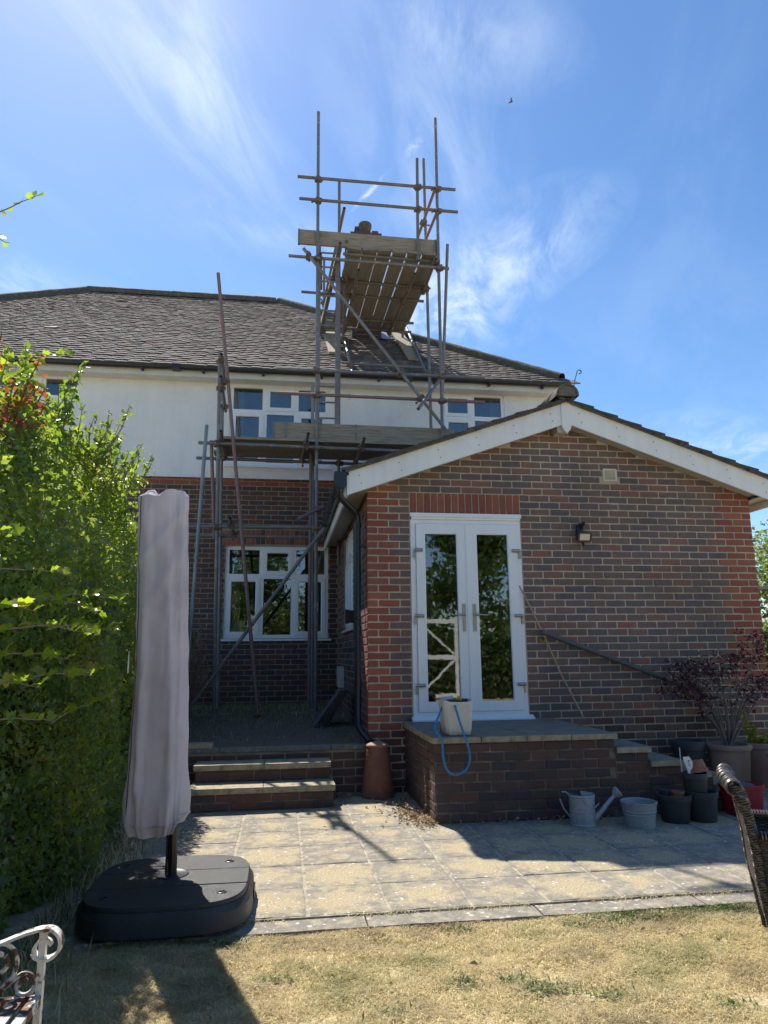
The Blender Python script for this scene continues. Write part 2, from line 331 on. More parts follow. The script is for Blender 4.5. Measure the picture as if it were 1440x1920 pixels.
# ------------------------------------------------------------------ mesh helpers
class MB:
    def __init__(s): s.v, s.f, s.m = [], [], []
    def add(s, vs_, fs, mi=0):
        k = len(s.v)
        s.v.extend([tuple(x) for x in vs_])
        s.f.extend([tuple(i + k for i in f) for f in fs]); s.m.extend([mi] * len(fs))
        return s
    def bx(s, x0, x1, y0, y1, z0, z1, mi=0):
        return s.add([(x0, y0, z0), (x1, y0, z0), (x1, y1, z0), (x0, y1, z0), (x0, y0, z1), (x1, y0, z1), (x1, y1, z1), (x0, y1, z1)],
                     [(0, 3, 2, 1), (4, 5, 6, 7), (0, 1, 5, 4), (1, 2, 6, 5), (2, 3, 7, 6), (3, 0, 4, 7)], mi)
    def box(s, c, sz, M=None, mi=0):
        vs_ = [Vector((sx * sz[0] / 2, sy * sz[1] / 2, sz_ * sz[2] / 2)) for sz_ in (-1, 1) for sx, sy in ((-1, -1), (1, -1), (1, 1), (-1, 1))]
        if M is not None: vs_ = [M @ x for x in vs_]
        return s.add([x + Vector(c) for x in vs_], [(0, 3, 2, 1), (4, 5, 6, 7), (0, 1, 5, 4), (1, 2, 6, 5), (2, 3, 7, 6), (3, 0, 4, 7)], mi)
    def bar(s, p, q, w, t, up=(0, 0, 1), mi=0):            # rectangular bar from p to q
        p, q = Vector(p), Vector(q)
        d = (q - p); ln = d.length; d.normalize()
        x = d.cross(Vector(up))
        if x.length < 1e-4: x = d.cross(Vector((1, 0, 0)))
        x.normalize(); z = x.cross(d)
        M = Matrix((x, d, z)).transposed()
        return s.box((p + q) / 2, (w, ln, t), M, mi)
    def path(s, pts, r, n=8, closed=False, mi=0, ends=True):
        P = [Vector(p) for p in pts]
        k = len(P)
        rs = r if isinstance(r, (list, tuple)) else [r] * k
        ref = None; base = len(s.v)
        for i in range(k):
            a = P[i - 1] if (i > 0 or closed) else P[i]
            b = P[(i + 1) % k] if (i < k - 1 or closed) else P[i]
            t = (b - a).normalized()
            if ref is None:
                ref = t.cross(Vector((0, 0, 1)))
                if ref.length < 0.05: ref = t.cross(Vector((0, 1, 0)))
            ref = (ref - t * ref.dot(t)).normalized()
            bi = t.cross(ref)
            for j in range(n):
                an = 2 * math.pi * j / n
                s.v.append(tuple(P[i] + (ref * math.cos(an) + bi * math.sin(an)) * rs[i]))
        for i in range(k if closed else k - 1):
            for j in range(n):
                a, b = base + i * n, base + ((i + 1) % k) * n
                s.f.append((a + j, a + (j + 1) % n, b + (j + 1) % n, b + j)); s.m.append(mi)
        if not closed and ends:
            s.f.append(tuple(base + j for j in range(n))[::-1]); s.m.append(mi)
            s.f.append(tuple(base + (k - 1) * n + j for j in range(n))); s.m.append(mi)
        return s
    def tube(s, p, q, r, n=10, mi=0): return s.path([p, q], r, n, mi=mi)
    def pipe(s, p, q, r, wall=0.004, n=12):                # hollow tube with open ends
        p, q = Vector(p), Vector(q)
        s.path([p, q], r, n, ends=False); s.path([p, q], r - wall, n, ends=False)
        k = len(s.v)
        o0, o1, i0, i1 = k - 4 * n, k - 3 * n, k - 2 * n, k - n
        for j in range(n):
            j2 = (j + 1) % n
            s.f.append((o0 + j, o0 + j2, i0 + j2, i0 + j)); s.m.append(0)
            s.f.append((o1 + j, i1 + j, i1 + j2, o1 + j2)); s.m.append(0)
        return s
    def ribbon(s, pts, w, t, side, mi=0):                  # flat bar bent along a curve; w across `side`, t in the plane
        P = [Vector(p) for p in pts]; side = Vector(side).normalized(); base = len(s.v); k = len(P)
        for i in range(k):
            tg = (P[min(i + 1, k - 1)] - P[max(i - 1, 0)]).normalized()
            nn = tg.cross(side).normalized()
            for a, b in ((-1, -1), (1, -1), (1, 1), (-1, 1)):
                s.v.append(tuple(P[i] + side * (a * w / 2) + nn * (b * t / 2)))
        for i in range(k - 1):
            for j in range(4):
                a, b = base + i * 4, base + (i + 1) * 4
                s.f.append((a + j, a + (j + 1) % 4, b + (j + 1) % 4, b + j)); s.m.append(mi)
        s.f.append((base + 3, base + 2, base + 1, base)); s.m.append(mi)
        e = base + (k - 1) * 4
        s.f.append((e, e + 1, e + 2, e + 3)); s.m.append(mi)
        return s
    def lathe(s, c, prof, n=28, sx=1.0, sy=1.0, mi=0):
        base = len(s.v); c = Vector(c)
        for r, z in prof:
            for j in range(n):
                a = 2 * math.pi * j / n
                s.v.append((c.x + r * sx * math.cos(a), c.y + r * sy * math.sin(a), c.z + z))
        for i in range(len(prof) - 1):
            for j in range(n):
                a, b = base + i * n, base + (i + 1) * n
                s.f.append((a + j, a + (j + 1) % n, b + (j + 1) % n, b + j)); s.m.append(mi)
        return s
    def prism(s, poly, vec, mi=0):
        k = len(poly); v = Vector(vec)
        vs_ = [Vector(p) for p in poly] + [Vector(p) + v for p in poly]
        fs = [tuple(range(k))[::-1], tuple(range(k, 2 * k))] + [(i, (i + 1) % k, k + (i + 1) % k, k + i) for i in range(k)]
        return s.add(vs_, fs, mi)
    def ring(s, x0, x1, z0, z1, i0, i1, j0, j1, y0, y1, yr, mi=0):   # mitred frame, front y0, back y1, inner edge recessed to yr
        q = lambda a, b, c, d, y: [(a, y, c), (b, y, c), (b, y, d), (a, y, d)]
        e = 0.008
        vs_ = q(x0, x1, z0, z1, y1) + q(x0, x1, z0, z1, y0) + q(i0 - e, i1 + e, j0 - e, j1 + e, y0) + q(i0, i1, j0, j1, y0 + e) + q(i0, i1, j0, j1, yr)
        fs = []
        for a in range(4):
            for i in range(4):
                fs.append((a * 4 + i, a * 4 + (i + 1) % 4, (a + 1) * 4 + (i + 1) % 4, (a + 1) * 4 + i))
        return s.add(vs_, fs, mi)

OFF = {}
def mesh_from(name, v, f, mats, mi=None, smooth=False, sharp=40):
    me = bpy.data.meshes.new(name)
    me.from_pydata(v, [], f)
    for m in (mats if isinstance(mats, (list, tuple)) else [mats]): me.materials.append(m)
    if mi is not None and any(mi): me.polygons.foreach_set('material_index', mi)
    if smooth:
        me.polygons.foreach_set('use_smooth', [True] * len(me.polygons))
        if sharp: me.set_sharp_from_angle(angle=R(sharp))
    me.update()
    return me
def link(o, parent, world):
    o.location = Vector(world) - (OFF[parent] if parent else Vector((0, 0, 0)))
    if parent: o.parent = parent
    COL.objects.link(o)
    OFF[o] = Vector(world)
    return o
def tag(o, label=None, cat=None, group=None, kind=None):
    if label: o['label'] = label
    if cat: o['category'] = cat
    if group: o['group'] = group
    if kind: o['kind'] = kind
    return o
def build(name, mb, mat, parent=None, smooth=False, sharp=40, at=None, kind=None, label=None, local=False):
    V = np.array(mb.v, float)
    if at is None:
        at = OFF[parent] if parent else Vector(((V[:, 0].min() + V[:, 0].max()) / 2, (V[:, 1].min() + V[:, 1].max()) / 2, V[:, 2].min()))
    at = Vector(at)
    if not local: V = V - np.array(at)
    me = mesh_from(name, V.tolist(), mb.f, mat, mb.m, smooth, sharp)
    o = link(bpy.data.objects.new(name, me), parent, at)
    if kind: o['kind'] = kind
    if label: o['label'] = label
    return o
def thing(name, label, cat, loc, group=None):
    o = bpy.data.objects.new(name, None)
    o.empty_display_size = 0.1
    link(o, None, loc)
    return tag(o, label, cat, group)
def piece(name, me, parent, world, rot=None, label=None):
    o = bpy.data.objects.new(name, me)
    if rot is not None: o.rotation_euler = rot
    link(o, parent, world)
    if label: o['label'] = label
    return o
def big_mesh(name, V, F, mat, parent=None, at=(0, 0, 0), kind=None, smooth=False, mi=None):
    """V (n,3) float array, F (m,4) or (m,3) int array: fast path for foliage and grass"""
    me = bpy.data.meshes.new(name)
    k = F.shape[1]
    me.vertices.add(len(V)); me.vertices.foreach_set('co', (V - np.array(at)).astype(np.float32).ravel())
    me.loops.add(F.size); me.loops.foreach_set('vertex_index', F.astype(np.int32).ravel())
    me.polygons.add(len(F)); me.polygons.foreach_set('loop_start', (np.arange(len(F)) * k).astype(np.int32))
    for m in (mat if isinstance(mat, (list, tuple)) else [mat]): me.materials.append(m)
    if mi is not None: me.polygons.foreach_set('material_index', mi.astype(np.int32))
    if smooth: me.polygons.foreach_set('use_smooth', np.ones(len(F), bool))
    me.update(calc_edges=True); me.validate()
    o = link(bpy.data.objects.new(name, me), parent, at)
    if kind: o['kind'] = kind
    return o

CAM = Vector((-0.8458, -7.0813, 1.2992))
# ---- brickwork ---------------------------------------------------------------
def brick_geom(l, h, d=0.035, e=0.0035):
    """a brick face with clipped, slightly ragged arrises; front at y = 0"""
    q = lambda a: random.uniform(-a, a)
    x, z, c = l / 2, h / 2, random.uniform(.004, .008)
    out = [(-x + c, -z), (-x * .3, -z), (x * .3, -z), (x - c, -z), (x, -z + c), (x, z - c), (x - c, z), (x * .3, z), (-x * .3, z), (-x + c, z), (-x, z - c), (-x, -z + c)]
    n = len(out)
    md = [(a + q(.0018), e + abs(q(.001)), b + q(.0018)) for a, b in out]
    fr = [(a * (1 - e * 1.1 / x), q(.0012), b * (1 - e * 1.2 / z)) for a, _, b in md]
    bk = [(a, d, b) for a, _, b in md]
    f = [tuple(range(n))]
    for k in (0, n):
        f += [(k + i, k + n + i, k + n + (i + 1) % n, k + (i + 1) % n) for i in range(n)]
    return fr + md + bk, f
BCACHE = {}
def brick_mesh(l, h, mat, var):
    key = (round(l, 3), round(h, 3), mat.name, var)
    if key not in BCACHE:
        v, f = brick_geom(l, h)
        BCACHE[key] = mesh_from('brick', v, f, mat)
    return BCACHE[key]
def courses(u0, u1, z0, z1, L=0.225, H=0.075, holes=(), start=0.0, joint=0.0128, keep=None):
    out = []; k = 0; z = z0
    while z + H * 0.6 < z1:
        off = start + (L / 2 if k % 2 else 0)
        x = u0 - L + (off % L if off % L else 0) if True else u0
        while x < u1:
            segs = [(max(x, u0), min(x + L, u1))]
            for (a, b, c, d) in holes:
                if z + H * 0.5 > c and z + H * 0.5 < d:
                    ns = []
                    for (p, q) in segs:
                        if q <= a or p >= b: ns.append((p, q))
                        else:
                            if p < a: ns.append((p, a))
                            if q > b: ns.append((b, q))
                    segs = ns
            for p, q in segs:
                if q - p > 0.05 and (keep is None or keep(p, q, z, z + H)): out.append(((p + q) / 2, z + H / 2, q - p - joint, H - joint, k))
            x += L
        z += H; k += 1
    return out
def lay_bricks(bricks, place, pick, parent_one, parent_rest, limit, name='brick'):
    """bricks: (u,z,l,h,k); place(u,z)->(world,rotz); pick(u,z,l)->(mat_single, mat_joined). The `limit` nearest become objects."""
    items = []
    for (u, z, l, h, k) in bricks:
        w, rz = place(u, z)
        items.append(((Vector(w) - CAM).length, w, rz, l, h, pick(u, z, l)))
    items.sort(key=lambda t: t[0])
    for d, w, rz, l, h, (ms, mj) in items[:limit]:
        lq = round(l / 0.004) * 0.004
        jit = Vector((0, 0, random.uniform(-0.0015, 0.0015)))
        nrm = Vector((math.sin(rz), -math.cos(rz), 0)) * random.uniform(-0.001, 0.0035)
        piece(name, brick_mesh(lq, h, ms, random.randrange(6)), parent_one, Vector(w) + jit + nrm, (random.uniform(-.008, .008), random.uniform(-.008, .008), rz + random.uniform(-.008, .008)))
    rest = items[limit:]
    if rest:
        mb = MB(); mats = []
        for d, w, rz, l, h, (ms, mj) in rest:
            if mj not in mats: mats.append(mj)
            v, f = brick_geom(l, h)
            M = Matrix.Rotation(rz, 3, 'Z')
            nrm = Vector((math.sin(rz), -math.cos(rz), 0)) * random.uniform(-0.001, 0.0035)
            mb.add([M @ Vector(p) + Vector(w) + nrm for p in v], f, mats.index(mj))
        build(name, mb, mats, parent_rest, kind='stuff')

# ---- foliage ------------------------------------------------------------------
def leaves(P, size, up_bias=0.5, aspect=0.55, fold=0.25, normal=None):
    """P (n,3) points -> one folded four-cornered leaf each (two triangles)"""
    n = len(P)
    nr = rng.normal(size=(n, 3))
    if normal is not None: nr = nr * 0.75 + normal
    nr[:, 2] += up_bias
    nr /= np.linalg.norm(nr, axis=1)[:, None]
    t = np.cross(nr, rng.normal(size=(n, 3))); t /= np.linalg.norm(t, axis=1)[:, None]
    b = np.cross(nr, t)
    s = (size * rng.uniform(0.5, 1.5, n))[:, None]
    A = P - t * s * 0.5; C = P + t * s * 0.5
    B = P + b * s * aspect * 0.5 + nr * s * fold * 0.4 - t * s * 0.06
    D = P - b * s * aspect * 0.5 + nr * s * fold * 0.4 - t * s * 0.06
    V = np.stack([A, B, C, D], 1).reshape(-1, 3)
    i = np.arange(n)[:, None] * 4
    F = np.concatenate([i + np.array([[0, 1, 2]]), i + np.array([[0, 2, 3]])], 1).reshape(-1, 3)
    return V, F
def leaf_mat(name, rc, trans=(0.45, (2.2, 2.4, 1.0)), rough=0.45):
    m = material(name, [(0.32, tuple(c * .75 for c in rc[0][1])), (0.5, rc[len(rc) // 2][1]), (0.68, rc[-1][1])], rough, 2.2, 'isl', rc, trans=trans, mixf=0.58)
    return m
HEDGE_LEAF = leaf_mat('hedge_leaf', [(0, (0.060, 0.105, 0.055)), (0.5, (0.095, 0.150, 0.065)), (0.85, (0.145, 0.205, 0.065)), (1, (0.26, 0.27, 0.07))], trans=(0.52, (3.0, 2.9, 0.8)), rough=0.32)
SPRIG_LEAF = leaf_mat('young_leaf', [(0, (0.09, 0.16, 0.02)), (0.6, (0.14, 0.20, 0.025)), (1, (0.22, 0.22, 0.03))])
SPRIG_LEAF_O = material('young_leaf_single', [(0.3, (0.16, 0.24, 0.03)), (0.7, (0.22, 0.28, 0.035))], 0.35, 3, 'obj', [(0, (0.13, 0.21, 0.03)), (0.8, (0.24, 0.29, 0.04)), (1, (0.34, 0.25, 0.04))], trans=(0.55, (2.4, 2.5, 1.0)), mixf=0.6)
RED_LEAF = leaf_mat('red_leaf', [(0, (0.20, 0.04, 0.03)), (0.5, (0.30, 0.075, 0.045)), (0.8, (0.34, 0.15, 0.05)), (1, (0.26, 0.22, 0.05))], trans=(0.45, (1.8, 1.4, 1.1)))
ACER_LEAF = leaf_mat('purple_maple_leaf', [(0, (0.040, 0.014, 0.022)), (0.6, (0.060, 0.018, 0.027)), (1, (0.09, 0.026, 0.03))], trans=(0.3, (1.6, 1.2, 1.2)))
TREE_LEAF = leaf_mat('tree_leaf', [(0, (0.05, 0.085, 0.025)), (0.6, (0.085, 0.125, 0.035)), (1, (0.12, 0.155, 0.045))])
PALE_LEAF = leaf_mat('grey_green_leaf', [(0, (0.10, 0.13, 0.06)), (0.6, (0.14, 0.17, 0.08)), (1, (0.18, 0.20, 0.10))])
STRAW = leaf_mat('straw_blade', [(0, (0.31, 0.235, 0.13)), (0.25, (0.56, 0.46, 0.26)), (0.6, (0.70, 0.60, 0.375)), (0.85, (0.80, 0.715, 0.50)), (0.95, (0.50, 0.46, 0.22)), (1, (0.24, 0.29, 0.09))], trans=(0.58, (1.16, 1.18, 1.12)), rough=0.7)
GREEN_BLADE = leaf_mat('green_blade', [(0, (0.07, 0.11, 0.025)), (0.6, (0.12, 0.165, 0.04)), (1, (0.20, 0.20, 0.07))], trans=(0.35, (1.6, 1.7, 1.0)), rough=0.5)
DEADLEAF = leaf_mat('dead_leaf', [(0, (0.30, 0.22, 0.13)), (0.5, (0.42, 0.33, 0.21)), (1, (0.22, 0.15, 0.09))], trans=(0.2, (1.2, 1.1, 1.0)), rough=0.8)
BARK = material('bark', [(0.3, (0.16, 0.125, 0.09)), (0.7, (0.09, 0.07, 0.05))], 0.9, 20, bump=0.6, bscale=60)
TWIG = material('grey_twig', [(0.3, (0.26, 0.20, 0.14)), (0.7, (0.17, 0.13, 0.09))], 0.85, 30)
def lawn_material():
    m = material('dry_lawn', [(0.25, (0.43, 0.35, 0.205)), (0.5, (0.54, 0.45, 0.28)), (0.75, (0.34, 0.285, 0.155))], 0.97, 3.0, bump=0.8, bscale=90, detail=10)
    return m
LAWN = lawn_material()
# ------------------------------------------------------------------ ground
def make_ground():
    def quadsheet(nx, ny, x0, x1, y0, y1, fz):
        xs, ys = np.linspace(x0, x1, nx), np.linspace(y0, y1, ny)
        X, Y = np.meshgrid(xs, ys, indexing='ij')
        Z = fz(X, Y)
        V = np.stack([X, Y, Z], -1).reshape(-1, 3)
        i = np.arange(nx - 1)[:, None] * ny + np.arange(ny - 1)[None]
        F = np.stack([i, i + ny, i + ny + 1, i + 1], -1).reshape(-1, 4)
        return V, F
    m = MB()
    m.bx(-300, 300, -300, 300, -1.0, -0.046)
    o = build('ground', m, LAWN, at=(0, 0, 0)); tag(o, kind='structure')
    # uneven lawn in front of the patio
    V, F = quadsheet(130, 70, -3.2, 6.6, -7.5, -3.318, lambda X, Y: -0.030 + 0.006 * np.sin(X * 5.1 + Y * 3) * np.cos(Y * 6.3 - X) + 0.004 * np.sin(X * 13) * np.sin(Y * 11))
    o = big_mesh('lawn', V, F, LAWN, smooth=True); tag(o, kind='structure')
    # patio
    patio = bpy.data.objects.new('patio', None); link(patio, None, (0, 0, 0)); tag(patio, kind='structure')
    m = MB(); m.bx(-2.25, 6.36, -3.17, -0.02, -0.044, -0.0035)
    build('joint_bed', m, JOINT, patio)
    xs = [-2.03, -1.58, -1.13, -0.69, -0.265, 0.175, 0.60, 1.01, 1.41, 1.83, 2.26, 2.70, 3.14, 3.58, 4.03, 4.47, 4.92, 5.36, 5.80, 6.25]
    def slab_mesh(w, d):
        b = MB(); e = 0.008; q = lambda: random.uniform(-.004, .004)
        n = 6; ring_t, ring_m = [], []
        for i, (sx, sy) in enumerate(((-1, -1), (1, -1), (1, 1), (-1, 1))):
            nx, ny = ((1, -1), (1, 1), (-1, 1), (-1, -1))[i]
            for k in range(n):
                f = k / n
                x, y = sx + (nx - sx) * f, sy + (ny - sy) * f
                dq = q()
                ring_t.append((x * (w / 2 - e) + dq, y * (d / 2 - e) + q(), 0.0)); ring_m.append((x * w / 2 + dq, y * d / 2 + dq, -0.0035))
        k = len(ring_t)
        bt = [(a[0], a[1], -0.03) for a in ring_m]
        b.add(ring_t + ring_m + bt, [tuple(range(k))] + [(i + k, (i + 1) % k + k, (i + 1) % k, i) for i in range(k)] + [(i + 2 * k, (i + 1) % k + 2 * k, (i + 1) % k + k, i + k) for i in range(k)])
        return mesh_from('paving_slab', b.v, b.f, SLAB)
    for i in range(len(xs) - 1):
        y = -3.165 + (0.0 if i != 1 else -0.27)
        while y < -0.06:
            y0, y1 = max(y, -3.165), min(y + 0.447, -0.03)
            y += 0.447
            if y1 - y0 < 0.1: continue
            x0, x1 = xs[i], xs[i + 1]
            if x0 > 0.40 and x1 < 2.7 and y0 > -1.38: continue          # under the brick platform
            w, d = x1 - x0 - 0.016, y1 - y0 - 0.006
            piece('paving_slab', slab_mesh(w, d), patio, ((x0 + x1) / 2, (y0 + y1) / 2, random.uniform(-.001, .003)), (random.uniform(-.005, .005), random.uniform(-.005, .005), random.uniform(-.006, .006)))
    x = -2.2
    while x < 6.0:
        l = random.choice((0.9, 0.9, 0.6))
        b = MB(); n = 8
        top = [(x + 0.004 + (l - .008) * k / n, -3.322 + random.uniform(-.008, .006), -0.012) for k in range(n + 1)] + [(x + l - 0.004 - (l - .008) * k / n, -3.178 + random.uniform(-.004, .004), -0.008) for k in range(n + 1)]
        b.prism([(p[0], p[1], -0.07) for p in top], (0, 0, 0.058))
        build('edging_stone', b, EDGING, patio, at=(x + l / 2, -3.25, -0.04))
        x += l
    # raised terrace in front of the house
    tz = lambda X, Y: 0.445 + 0.13 * np.clip((Y - 0.4) / 2.6, 0, 1) + 0.008 * np.sin(X * 7 + 1.3) * np.sin(Y * 6) + 0.005 * np.sin(X * 17) * np.sin(Y * 15 + X * 4)
    V, F = quadsheet(120, 120, -3.6, -0.004, 0.03, 3.79, tz)
    o = big_mesh('terrace', V, F, SOIL, smooth=True); tag(o, kind='structure')
    # dry litter and weeds on the terrace
    n = 9000
    P = np.stack([rng.uniform(-3.3, -0.05, n), 3.7 - np.abs(rng.normal(0, 1.0, n)) * rng.choice([0.5, 1.6], n), np.zeros(n)], 1)
    P = P[(P[:, 1] > 0.1)]
    P[:, 2] = tz(P[:, 0], P[:, 1]) + 0.004
    V, F = blades(P, rng.uniform(0.03, 0.10, len(P)), 0.004, 0.9)
    mi = (rng.random(len(F) // 3) < 0.45).repeat(3).astype(int)
    o = big_mesh('terrace_weeds', V, F, [GREEN_BLADE, STRAW], kind='stuff', mi=mi)
    tag(o, 'dry weeds and straw scattered over the shaded terrace by the house wall', 'weeds')

def blades(P, h, w, lean):
    """n grass blades, each three triangles: a leaning strip that bends over"""
    n = len(P)
    a = rng.uniform(0, 2 * np.pi, n); d = np.stack([np.cos(a), np.sin(a), np.zeros(n)], 1)
    s = np.stack([-np.sin(a), np.cos(a), np.zeros(n)], 1) * (w * rng.uniform(0.6, 1.4, n))[:, None] * 0.5
    l1 = (rng.uniform(0.1, 0.8, n) * lean)[:, None]; l2 = (rng.uniform(0.4, 1.5, n) * lean)[:, None]
    h = np.asarray(h)[:, None]; up = np.array([[0, 0, 1.0]])
    m = P + (d * l1 + up * (1 - 0.35 * l1)) * h * 0.5
    t = m + (d * l2 + up * np.maximum(0.02, 1 - 0.75 * l2)) * h * 0.5
    V = np.stack([P - s, P + s, m + s * 0.8, m - s * 0.8, t], 1).reshape(-1, 3)
    i = np.arange(n)[:, None] * 5
    F = np.concatenate([i + np.array([[0, 1, 2]]), i + np.array([[0, 2, 3]]), i + np.array([[3, 2, 4]])], 1).reshape(-1, 3)
    return V, F
make_ground()

# ------------------------------------------------------------------ windows
def window(parent, x0, x1, z0, z1, y, mx, tz, sash, mat=UPVC, side=None, sill=True, room=True, glass=WINGLASS, name='window', topsash=(1,), sill_out=0.06):
    """frame x0..x1, z0..z1 with front at y facing -Y; mx = mullion centres, tz = transom height, sash = columns that open below.
       side: (x of the wall) builds it in a wall facing -X instead, x runs along Y"""
    T = (lambda p: p) if side is None else (lambda p: (side + p[1] - y, p[0], p[2]))
    def B(nm, mb, m, par, **k):
        mb.v = [T(p) for p in mb.v]
        return build(nm, mb, m, par, **k)
    fw = 0.055
    cols = [x0 + fw] + [c for c in mx for _ in (0,)] + [x1 - fw]
    m = MB(); d0, d1 = y, y + 0.07
    m.bx(x0, x1, d0, d1, z0, z0 + fw); m.bx(x0, x1, d0, d1, z1 - fw, z1)
    m.bx(x0, x0 + fw, d0, d1, z0 + fw, z1 - fw); m.bx(x1 - fw, x1, d0, d1, z0 + fw, z1 - fw)
    hw = 0.036
    for c in mx: m.bx(c - hw, c + hw, d0 + 0.001, d1 - .001, z0 + fw, z1 - fw)
    lims = [x0 + fw] + sum([[c - hw, c + hw] for c in mx], []) + [x1 - fw]
    if tz:
        for i in range(0, len(lims), 2): m.bx(lims[i], lims[i + 1], d0 + 0.002, d1 - .002, tz - hw, tz + hw)
    w = B(name, m, mat, parent)
    rows = [(z0 + fw, tz - hw), (tz + hw, z1 - fw)] if tz else [(z0 + fw, z1 - fw)]
    for ci in range(len(lims) // 2):
        a, b = lims[2 * ci], lims[2 * ci + 1]
        for ri, (c, d) in enumerate(rows):
            op = (ci in sash) if (ri == 0) else (ci in topsash)
            if op:
                f = 0.058; g = -0.012
                s = MB(); s.ring(a - 0.012, b + 0.012, c - 0.012, d + 0.012, a + f - .01, b - f + .01, c + f - .01, d - f + .01, d0 + g, d0 + 0.012, d0 + 0.022)
                B('sash', s, mat, w)
                a2, b2, c2, d2 = a + f - .01, b - f + .01, c + f - .01, d - f + .01; yy = d0 + 0.018
            else:
                a2, b2, c2, d2 = a, b, c, d; yy = d0 + 0.03
            p = MB(); p.bx(a2, b2, yy, yy + 0.004, c2, d2)
            B('pane', p, glass, w)
    if sill:
        s = MB(); s.prism([(x0 - .05, y - sill_out, z0 - .038), (x0 - .05, y + .06, z0 - .038), (x0 - .05, y + .06, z0 - .002), (x0 - .05, y - sill_out + .01, z0 - .010), (x0 - .05, y - sill_out, z0 - .016)], (x1 - x0 + .1, 0, 0))
        B('sill', s, mat, w)
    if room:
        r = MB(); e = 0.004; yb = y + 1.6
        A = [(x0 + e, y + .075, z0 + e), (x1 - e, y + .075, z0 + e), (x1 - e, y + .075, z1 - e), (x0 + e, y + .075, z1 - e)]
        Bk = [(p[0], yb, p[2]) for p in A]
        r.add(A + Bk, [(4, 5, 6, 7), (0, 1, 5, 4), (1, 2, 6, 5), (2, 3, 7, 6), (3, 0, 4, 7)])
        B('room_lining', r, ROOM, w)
        for (q0, q1) in ((x0 + .03, x0 + .22), (x1 - .2, x1 - .03)):
            c = MB(); n = 24
            top = []
            for i in range(n + 1):
                top.append((q0 + (q1 - q0) * i / n, y + .16 + .018 * math.sin(i * 1.7), 0))
            vs_ = [(p[0], p[1], z0 + .05) for p in top] + [(p[0], p[1], z1 - .05) for p in top]
            c.add(vs_, [(i, i + 1, i + n + 2, i + n + 1) for i in range(n)])
            B('curtain', c, CURT, w)
    return w

